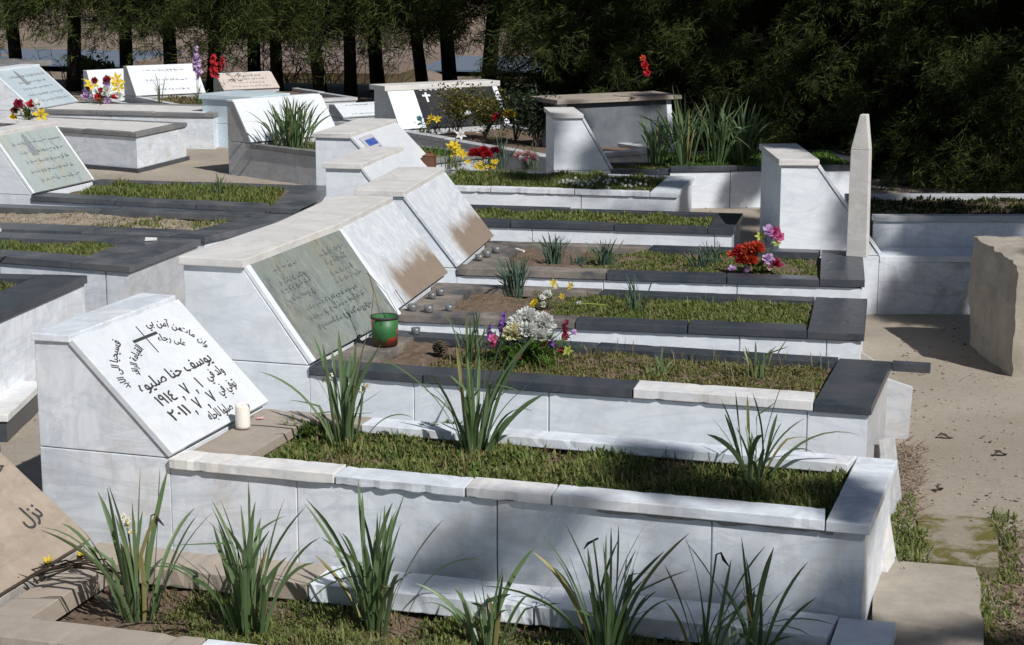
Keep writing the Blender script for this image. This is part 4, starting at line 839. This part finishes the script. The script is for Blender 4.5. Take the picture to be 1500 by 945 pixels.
cf = empty('cut_flower', at(848, 446, .445), R(-6), 'single white cut flower lying on the mown grass', 'flower')
m = MB(); pom(m, Vector((0, 0, .005)), .013, 50, random); m.build('bloom', PET['white'], cf)
MB().tube([(.01, 0, .004), (.06, .002, .006), (.125, .0, .004)], .002, 5).build('stem', PET['lime'], cf)
# white blossoms along the kerb and dead bunch in the corner
wb = MB(); rnd = random.Random(5); G6, I6, z6 = BEDS['g6']
for i in range(64):
    p = bilin(I6, rnd.uniform(.60, .97), rnd.uniform(.03, .5)); petals(wb, Vector((p[0], p[1], z6+rnd.uniform(.03, .06))), Vector((rnd.uniform(-.4, .4), -1, .6)), .011, 5, .8, .1, rnd)
o = wb.build('white_flowers', PET['white']); o.matrix_world = G6.matrix_basis; tag(o, 'scatter of tiny white flowers along the white kerb', 'flowers', None, 'stuff')
dead = empty('withered_bouquet', at(100, 850, .07), 0, 'withered bunch of yellow flowers lying by the browned plate', 'bouquet')
m = MB(); rnd = random.Random(8)
for i in range(9):
    a = rnd.uniform(-.5, .5); e = Vector((-.12+rnd.uniform(-.03, .09), rnd.uniform(-.09, .08), rnd.uniform(.01, .03))); b = Vector((.13+rnd.uniform(-.03, .05), rnd.uniform(-.03, .05), rnd.uniform(.02, .07))); m.tube([b, (b+e)/2+Vector((0, 0, rnd.uniform(.015, .04))), e], .0028, 5)
m.build('dry_stems', M['dead'], dead)
for (x, y, z, c_) in ((-.07, .02, .035, 'yellow'), (.015, .075, .045, 'yellow'), (-.125, -.10, .02, None)):
    m = MB(); pom(m, Vector((x, y, z)), .022, 40, rnd, .5); m.build('dead_head', M['dead'], dead)
    if c_: m = MB(); petals(m, Vector((x, y-.004, z+.012)), Vector((.1, -.3, 1)), .02, 9, .4, .7, rnd); m.build('bloom', PET[c_], dead)

# ------------------------------------------------------------------ small things on the slabs
cn = empty('candle', at(356, 627, .33), 0, 'thick white candle on the slab below the written plate', 'candle')
MB().lathe([(0, .001), (.0245, .001), (.0255, .01), (.025, .075), (.0245, .083), (.021, .084), (.014, .076), (0, .074)], 24).build('wax', M['wax'], cn, 0, True)
MB().tube([(0, 0, .073), (.001, 0, .082)], .0012, 5).build('wick', M['ink'], cn)
sw = MB(); sw.box(-.012, .012, -.006, .006, 0, .004, .001); sw.box(-.004, .006, -.009, -.005, .001, .006, .001)
tag(sw.build('wrapper', plain('red_white_wrapper', (.62, .05, .06), (.75, .7, .68), 120, .4), None, 0, loc=at(381, 613, .331), rot=(0, 0, .4)), 'red and white sweet wrapper beside the candle', 'wrapper')
g = NG('tealight_glass'); g.b.inputs['Transmission Weight'].default_value = .75; M['glass'] = g.fin((.42, .44, .45), .35)
for i, (px, py, z, s, lb) in enumerate(((604, 455, .45, 1, 'glass candle cup nearest the edge below the nearer scorched plate'), (628, 457, .45, 1.05, 'glass candle cup in front of three others on dusty granite'), (658, 455, .45, .9, 'white rimmed candle cup by the dug soil'),
        (633, 437, .45, .9, 'glass candle cup standing behind the front ones'), (645, 432, .45, 1, 'tall glass candle cup at the back of the nearer slab'), (702, 381, .45, 1, 'white candle cup below the farther scorched plate'), (713, 376, .45, 1.15, 'middle glass cup below the farther scorched plate'),
        (727, 370, .45, 1.15, 'glass cup at the far end of the farther scorched plate'), (609, 489, .45, .9, 'white candle cup near the pine cone'))):
    e_ = empty('candle_cup', at(px, py, z)+Vector((0, 0, .001)), 0, lb, 'candle cup', 'spent candle cups on the dusty slabs')
    MB().lathe([(.0, .0), (.017*s, .0), (.0185*s, .004), (.0205*s, .026*s), (.019*s, .026*s), (.0165*s, .006), (.0, .006)], 18).build('glass', M['glass'], e_, 0, True)
    MB().lathe([(.0, .0062), (.0160*s, .0062), (.0158*s, .0062+.012*s), (.0, .0060+.011*s)], 16).build('wax', M['wax'], e_, 0, True)
bk = empty('tin_bucket', at(563, 506, .45)+Vector((0, .01, .001)), R(15), 'green painted tin bucket with a wire handle against the stone plate', 'bucket')
g = NG('green_tin'); v = g.coords(rnd=False); X, Y, Z = g.xyz()
c = g.mix(g.ramp(g.noise(12, 6, .6, 0, v), [(.4, 0.), (.7, 1.)]), (.025, .115, .035), (.04, .165, .05))
c = g.mix(g.ramp(g.noise(17, 2, .4, 0, v), [(.58, 0.), (.61, 1.)]), c, (.50, .05, .03)); c = g.mix(g.ramp(g.noise(13, 2, .4, .4, g.coords((1, 1, .6), rnd=False, rot=(1, 2, 0))), [(.64, 0.), (.67, 1.)]), c, (.62, .48, .22))
c = g.mix(g.math('MULTIPLY', g.mrange(g.math('ADD', Z, g.math('MULTIPLY', g.noise(9, 5, .6, 0, v), .03)), .035, .050, 1, 0), .75), c, (.11, .04, .025))
MB().lathe([(0, .002), (.048, .002), (.052, .11), (.0505, .11), (.0465, .005), (0, .005)], 32).build('body', g.fin(c, .5), bk, 0, True)
MB().lathe([(.0515, .103), (.0545, .104), (.0548, .111), (.0528, .1135), (.0505, .111)], 32).build('rim', M['ink'], bk, 0, True)
ap = Vector((-.055, .02, .262))
MB().tube([(-.05, 0, .10), (-.048, .0, .13), tuple(ap*.6+Vector((-.05, 0, .10))*.4+Vector((.012, 0, 0))), tuple(ap)], .0013, 5).tube([(.05, 0, .10), (.046, .0, .13), tuple(ap*.5+Vector((.05, 0, .11))*.5+Vector((.012, 0, 0.01))), tuple(ap+Vector((.004, 0, 0)))], .0013, 5).tube([(-.012, -.05, .085), (-.016, -.05, .12), (-.035, -.01, .20), tuple(ap)], .0013, 5).tube([tuple(ap), tuple(ap+Vector((-.01, 0, .012)))], .002, 5).build('handle', M['wire'], bk, 0, True)
tag(MB().tube([(0, 0, .004), (-.055, .01, .075)], .0022, 6).build('stick', M['rust'], None, loc=at(597, 452, .452)), 'thin brown stick leaning on the scorched plate', 'stick')
tag(MB().tube([(0, 0, .008), (.05, -.05, .006)], .0055, 8).build('taper_candle', M['wax'], None, loc=at(756, 367, .45)), 'thin white taper candle lying on the soil', 'candle')
pc = MB(); rnd = random.Random(3)
for i in range(64):
    t = i/64; a = i*2.39996; r = .026*math.sin(math.pi*(.12+.86*t))**.8; c = Vector((0, 0, .052*t)); u = Vector((math.cos(a), math.sin(a), .25)); s = Vector((-math.sin(a), math.cos(a), 0))*.0095; o2 = c+u*r*1.12
    pc.poly([c+u*.004-s*.4, c+u*.004+s*.4, o2+s, o2+u*.003+Vector((0, 0, .002)), o2-s]); pc.poly([o2-s, o2+s, o2+s*.6-Vector((0, 0, .004)), o2-s*.6-Vector((0, 0, .004))])
tag(pc.build('pine_cone', plain('cone_brown', (.17, .125, .09), (.06, .045, .03), 60, .8), None, loc=at(645, 520, .43)), 'open brown pine cone on the soil by the bucket', 'pine cone')
lt = empty('lantern', at(629, 250, .44), 0, 'rusty brown lantern standing left of the yellow lilies', 'lantern')
MB().box(-.04, .04, -.04, .04, 0, .10).build('body', M['rust'], lt, .004); MB().hexa([(-.045, -.045, .101), (.045, -.045, .101), (.045, .045, .101), (-.045, .045, .101)], [(-.012, -.012, .118), (.012, -.012, .118), (.012, .012, .118), (-.012, .012, .118)]).build('lid', M['rust'], lt, .003)
MB().lathe([(.006, .118), (.010, .124), (.004, .134), (0, .135)], 10).build('knob', PET['dark'], lt, 0, True)
tag(MB().box(-.03, .03, -.018, .018, 0, .012, .003).build('paper_scrap', M['white_paint'], None, 0, loc=at(221, 352, .452), rot=(.1, .05, .4)), 'crumpled white paper scrap on the left black slab', 'scrap')

# shrubs on the far monument's bed
def shrub(label, base, h, r, n, mat, seed, leaf=.035, cat='shrub', name='shrub'):
    rnd = random.Random(seed); G = empty(name, base, 0, label, cat, 'flowering shrubs before the monuments'); m = MB(); q = MB(); tips = []
    for i in range(11):
        a = rnd.uniform(0, 6.28); sp = rnd.uniform(.1, 1)*r; tp = Vector((math.cos(a)*sp, math.sin(a)*sp, h*rnd.uniform(.6, 1))); md = tp*.5+Vector((rnd.uniform(-.04, .04), rnd.uniform(-.04, .04), .03)); q.tube([(0, 0, -.02), md, tp], [.006, .004, .002], 5); tips.append((md, tp))
    V = []; F = []
    for i in range(n):
        a, b = rnd.choice(tips); t = rnd.uniform(-.35, 1.05); c = a+(b-a)*t+Vector((rnd.gauss(0, .05), rnd.gauss(0, .05), rnd.gauss(0, .04)))
        if c.z < 0: continue
        d = Vector((rnd.uniform(-1, 1), rnd.uniform(-1, 1), rnd.uniform(-.5, .9))).normalized(); s = d.orthogonal().normalized(); s = (Matrix.Rotation(rnd.uniform(0, 6), 3, d) @ s)*leaf*.22; L_ = leaf*rnd.uniform(.6, 1.2); k = len(V)
        V += [tuple(c), tuple(c+d*L_*.5+s), tuple(c+d*L_), tuple(c+d*L_*.5-s)]; F.append((k, k+1, k+2, k+3))
    q.build('stems', M['bark_twig'], G); fast('foliage', V, F, M[mat], G); return G
M['shrub_y'] = leafmat('yellow_green_leaves', [(0, (.05, .06, .012)), (.6, (.11, .11, .02)), (1, (.26, .20, .03))], .3)
M['shrub_d'] = leafmat('dark_leaves', [(0, (.012, .022, .010)), (1, (.04, .06, .025))], .2)
shrub('yellow green shrub in front of the black plate', at(648, 200, .38)+Vector((.05, .35, 0)), .38, .22, 1300, 'shrub_y', 1)
shrub('olive shrub right of the yellow green one before the black plate', at(688, 205, .38)+Vector((.05, .35, 0)), .36, .22, 1300, 'shrub_y', 2)
shrub('dark shrub between the two wide monuments', at(735, 215, .38)+Vector((0, .5, 0)), .42, .22, 1500, 'shrub_d', 3)
shrub('dark low shrub left of the roofed monument', at(775, 222, .35)+Vector((0, .35, 0)), .40, .20, 1500, 'shrub_d', 4)
bouquet('red and yellow flowers set in the dark shrub', at(722, 205, .40)+Vector((.05, .1, 0)), 31, [('rose', 'red', -.05, 0, .17, .04), ('rose', 'dark', -.01, 0, .19, .04), ('pom', 'yellow', .06, 0, .19, .06), ('rose', 'white', -.16, 0, .06, .05), ('rose', 'white', -.3, .1, .18, .035)], (10, .12), 'grass')
bouquet('small yellow and blue flowers at the base of the black plate', at(612, 196, .38)+Vector((.05, .06, 0)), 32, [('lily', 'yellow', .05, 0, .13, .04), ('lily', 'yellow', .10, 0, .12, .045), ('lily', 'yellow', .03, 0, .09, .03), ('rose', 'teal', -.05, 0, .12, .03), ('rose', 'teal', -.05, 0, .07, .025)], (6, .1), 'grass')

# ------------------------------------------------------------------ trees
def tufts(V, F, c, d, n, L, rnd, w_=.007):
    for i in range(n):
        e = (d*rnd.uniform(.2, 1.2)+Vector((rnd.gauss(0, .6), rnd.gauss(0, .6), rnd.gauss(-.1, .55)))).normalized()*L*rnd.uniform(.6, 1.15); s = e.cross(Vector((rnd.gauss(0, 1), rnd.gauss(0, 1), rnd.gauss(0, 1)))).normalized()*w_/2
        p = c+Vector((rnd.gauss(0, .03), rnd.gauss(0, .03), rnd.gauss(0, .03))); k = len(V); m_ = p+e*.55
        V += [tuple(p-s*.6), tuple(p+s*.6), tuple(m_+s), tuple(p+e), tuple(m_-s)]; F.append((k, k+1, k+2, k+3, k+4))
def pine(seed, H, h0, R0, r0, nb, per, mat='needle', lean=0., L=.13, needles=13, wn=.008, droop=.25, top=.25, tight=.55, pw=1.6):
    rnd = random.Random(seed); G = empty('pine_tree', (0, 0, 0)); m = MB()
    tp = [Vector((lean*z+.05*math.sin(z*1.3+seed), .04*math.cos(z*1.1+seed), z)) for z in [-.15, .3, .8, 1.5, 2.4, 3.4, H*.8, H]]
    m.tube(tp, [r0*1.25, r0*1.08, r0, r0*.93, r0*.8, r0*.65, r0*.3, r0*.08], 10); V = []; F = []
    for b in range(nb):
        t = (b+rnd.random())/nb; z = h0+(H-h0)*t**pw; a = b*2.399+rnd.uniform(-.4, .4); RL = R0*(1-t*(1-top))*rnd.uniform(.6, 1.1)
        o = Vector((lean*z, 0, z)); d = Vector((math.cos(a), math.sin(a), 0)); pts = [o+d*RL*s+Vector((0, 0, RL*(.22*s-droop*1.6*s*s)+rnd.uniform(-.03, .03))) for s in (0, .3, .6, .85, 1)]
        m.tube(pts, [r0*.22*(1-t*.5), r0*.16, r0*.1, r0*.05, r0*.02], 5, False)
        for i in range(per):
            s = 1-abs(rnd.gauss(0, .38)); s = max(.15, min(1, s)); k = min(3, int(s*4)); f = s*4-k; p = pts[k].lerp(pts[k+1], min(1, f)) + Vector((rnd.gauss(0, .16), rnd.gauss(0, .16), rnd.gauss(-.04, .13)))*RL*tight
            tufts(V, F, p, (d*.7+Vector((rnd.gauss(0, .5), rnd.gauss(0, .5), -.3))).normalized(), needles, L, rnd, wn)
    m.build('trunk', M['bark'], G, 0, True); fast('crown', V, F, M[mat], G)
    return G
protos = {'a': pine(1, 6.5, 1.55, 2.0, .078, 84, 60, L=.11, needles=18, wn=.008, droop=.40), 'b': pine(2, 7.0, 1.62, 2.2, .082, 84, 60, lean=-.04, L=.11, needles=18, wn=.008, droop=.40), 'd': pine(3, 5.6, .2, 1.6, .11, 70, 60, 'needle', 0, .085, 26, .006, .3, .15),
          's': pine(4, 7.7, 2.6, .62, .07, 22, 12, 'needle', .0, .15, 60, .018, .1, .9, .20, .85)}
used = set()
def plant(kind, x, y, rz, sc, label, group, dz=None):
    o = protos[kind]
    if kind in used: o = copy_tree(o)
    used.add(kind); o.location = (x, y, ground_z(x, y) if dz is None else dz); o.rotation_euler = (0, 0, rz); o.scale = (sc, sc, sc); tag(o, label, 'tree', group); return o
TL = 'row of dark pines behind the graves'
for i, (px, Y, kind, sc, lb) in enumerate((
        (20, 25, 'a', 1.0, 'pine at the far left edge behind the dark monument'), (105, 24, 'b', 1.0, 'pine trunk above the large mixed bouquet, left of the gap'), (192, 25, 'a', 1.05, 'pine trunk directly behind the bright white plate'), (252, 26, 'b', 1.0, 'distant thin pine trunk left of the purple gladiolus'),
        (308, 24.6, 'a', .95, 'pine trunk seen between the purple and crimson gladioli'), (374, 25.4, 'b', .95, 'pine trunk above the pinkish written plate'), (408, 23.2, 'a', .92, 'pine trunk right of the pinkish written plate'), (468, 21.6, 'b', .9, 'nearest left pine trunk above the daffodil filled grave'), (513, 22.2, 'a', .9, 'pine trunk left of the black monument, second of the near pair'),
        (560, 26.0, 'a', 1.08, 'farther pine right of the near trunk pair'), (664, 25.6, 'b', 1.05, 'farther pine right of the leaning trunk'), (616, 24, 'b', .85, 'leaning pine trunk above the black monument roof'), (716, 22.5, 'a', 1.05, 'thick pine trunk above the gap between the two monuments'))):
    Y = 20.7+(Y-21.6)*.33; p = atY(px, 120, Y); o = plant(kind, p.x, Y, i*1.7+.3, sc, lb, TL); o.rotation_euler = (random.uniform(-.05, .05), random.uniform(-.07, .07), i*1.7+.3)
TR = 'dense dark conifers at the right'
k = 0
DL = ['bushy conifer behind the roofed monument', 'conifer with its trunk right of the roofed monument', 'conifer behind the tall daffodil clumps', 'conifer above the white column', 'conifer behind the pointed slab', 'dark conifer right of the pointed slab', 'dark conifer above the shaded grave', 'dark conifer at the right edge',
      'second row conifer left of the roofed monument', 'second row conifer over the roofed monument', 'second row conifer behind the daffodils', 'second row conifer behind the white column', 'second row conifer behind the pointed slab', 'second row conifer at the right edge', 'third row conifer at the centre', 'third row conifer right of centre', 'third row conifer behind the column', 'third row conifer at the right', 'dark conifer wedged behind the roofed monument', 'dark conifer wedged behind the white column', 'dark conifer wedged behind the pointed slab', 'dark conifer far behind the column', 'dark conifer far behind the right edge', 'dark conifer far left of the roofed monument']
DP = [(-2.6, 17.6, .95), (-1.55, 15.9, .85), (-.9, 15.6, .8), (-.2, 15.4, .85), (.5, 15.0, .85), (1.0, 14.4, .85), (1.7, 14.2, .9), (2.6, 14.4, 1.), (-3.4, 20.5, 1.1), (-2.0, 19.2, 1.1), (-.7, 18.6, 1.1), (.7, 18.4, 1.1), (2.0, 17.6, 1.1), (3.4, 17.6, 1.1), (-2.6, 24, 1.2), (-.5, 23, 1.2), (1.6, 22.5, 1.2), (3.8, 22, 1.2), (-1.3, 17.0, 1.0), (.1, 16.8, 1.0), (1.3, 16.2, 1.0), (.2, 20.6, 1.2), (2.6, 20, 1.2), (-3.0, 22.3, 1.2)]
for i, (x, y, sc) in enumerate(DP): plant('d' if i % 3 else 'a', x, y, i*2.1, sc if i % 3 else sc*.8, DL[i], TR)
TS = 'pines beyond the right edge that shade the path'
for i, (kind, x, y, sc, lb) in enumerate((('s', 4.7, .72, 1., 'slim pine whose shadow dapples the near white wall'), ('s', 5.2, 5.93, 1.15, 'slim pine whose shadow falls on the white headstone column'), ('s', 4.2, 7.1, 1.2, 'slim pine shading the long plain wall'), ('s', 5.0, 6.42, 1.2, 'slim pine standing among the shade trees'), ('s', 2.9, 10.0, .95, 'slim pine just beyond the right edge, behind the path wall'), ('s', 3.1, 11.1, .95, 'slim pine just beyond the right edge, behind the long plain wall'), ('s', 4.9, .95, .9, 'slim pine nearest the camera, shading the foot of the written grave'),
        ('d', 6.8, 8.0, 1.45, 'tall shade pine beyond the right edge, nearest of the dense ones'), ('d', 5.4, 11.2, 1.35, 'tall shade pine beyond the long pale grave'), ('d', 8.6, 9.2, 1.9, 'tall shade pine farthest to the right'),
        ('d', 5.2, 14.3, 1.8, 'tall shade pine behind the right corner'), ('d', 8.8, 12.8, 1.9, 'tall shade pine at the far right corner'), ('d', 7.2, 17.0, 1.9, 'tall shade pine deepest in the grove'))):
    plant(kind, x, y, i*1.3, sc, lb, TS, 0)

# undergrowth under the left trees
def brush(label, base, h, w_, n, seed):
    rnd = random.Random(seed); m = MB()
    for i in range(n):
        p = Vector((rnd.uniform(-w_, w_), rnd.uniform(-.4, .4), -.05)); pts = [p]; d = Vector((rnd.gauss(0, .4), rnd.gauss(0, .3), 1)).normalized()
        for j in range(5): d = (d+Vector((rnd.gauss(0, .35), rnd.gauss(0, .3), rnd.gauss(-.05, .2)))).normalized(); pts.append(pts[-1]+d*h/5*rnd.uniform(.6, 1.2))
        m.tube(pts, [.008, .007, .006, .004, .003, .002], 4, False)
        for q in pts[2:5]:
            e = Vector((rnd.gauss(0, 1), rnd.gauss(0, .6), rnd.gauss(.3, .6))).normalized()*h*.3; m.tube([q, q+e*.6+Vector((0, 0, .02)), q+e], [.004, .003, .0015], 3, False)
    return tag(m.build('bare_shrub', M['bark_twig'], None, 0, True, loc=base), label, 'shrub', 'bare shrubs under the pines')
for px, Y, h, w_, n, lb in ((440, 24, 1.7, .5, 34, 'tangled bare shrub between the two left trunk groups'), (495, 25, 1.7, .4, 26, 'bare shrub between the near pair of trunks'), (340, 25, 1.5, .5, 22, 'bare shrub behind the crimson gladiolus'), (120, 23, .6, .5, 18, 'bare shrub behind the large mixed bouquet'), (545, 25, 1.5, .3, 16, 'bare shrub right of the near pair of trunks')):
    p = atY(px, 150, Y); brush(lb, (p.x, Y, ground_z(p.x, Y)), h, w_, n, int(px))
for px, Y, lb, sd in ((140, 22.3, 'green bush behind the plain small white headstone', 1), (228, 33, 'distant grey green bush, larger of two by the river field', 2), (208, 34, 'distant grey green bush, smaller of two by the river field', 3)):
    p = atY(px, 100, Y); shrub(lb, Vector((p.x, Y, ground_z(p.x, Y))), 1.0 if sd > 1 else .36, .32 if sd == 1 else .5, 1500 if sd > 1 else 700, 'grass' if sd == 1 else 'leaf_blue', sd+50, .10, 'bush', 'bush')
# low sand coloured building in the valley
a = atY(425, 150, 42); b = atY(562, 150, 42); zt = atY(500, 92, 42).z
hb = empty('building', (a.x-3.5, 42, 0), R(4), 'low sand coloured building with a flat brown roof beyond the trees', 'building')
Lb = b.x-a.x+3.5; zg = ground_z(a.x, 44)-.5
MB().box(0, Lb, 0, 5, zg, zt-.25).build('wall', plain('sand_plaster', (.64, .54, .32), (.55, .45, .26), 3, .9), hb)
MB().box(-.3, Lb+.35, -.3, 5.3, zt-.248, zt).build('roof', plain('brown_roof', (.24, .18, .15), (.18, .14, .11), 5, .9), hb)
for i in range(3): MB().box(.9+i*2.0, 1.7+i*2.0, -.04, .02, zt-1.5, zt-.7).build('window', M['ink'], hb)
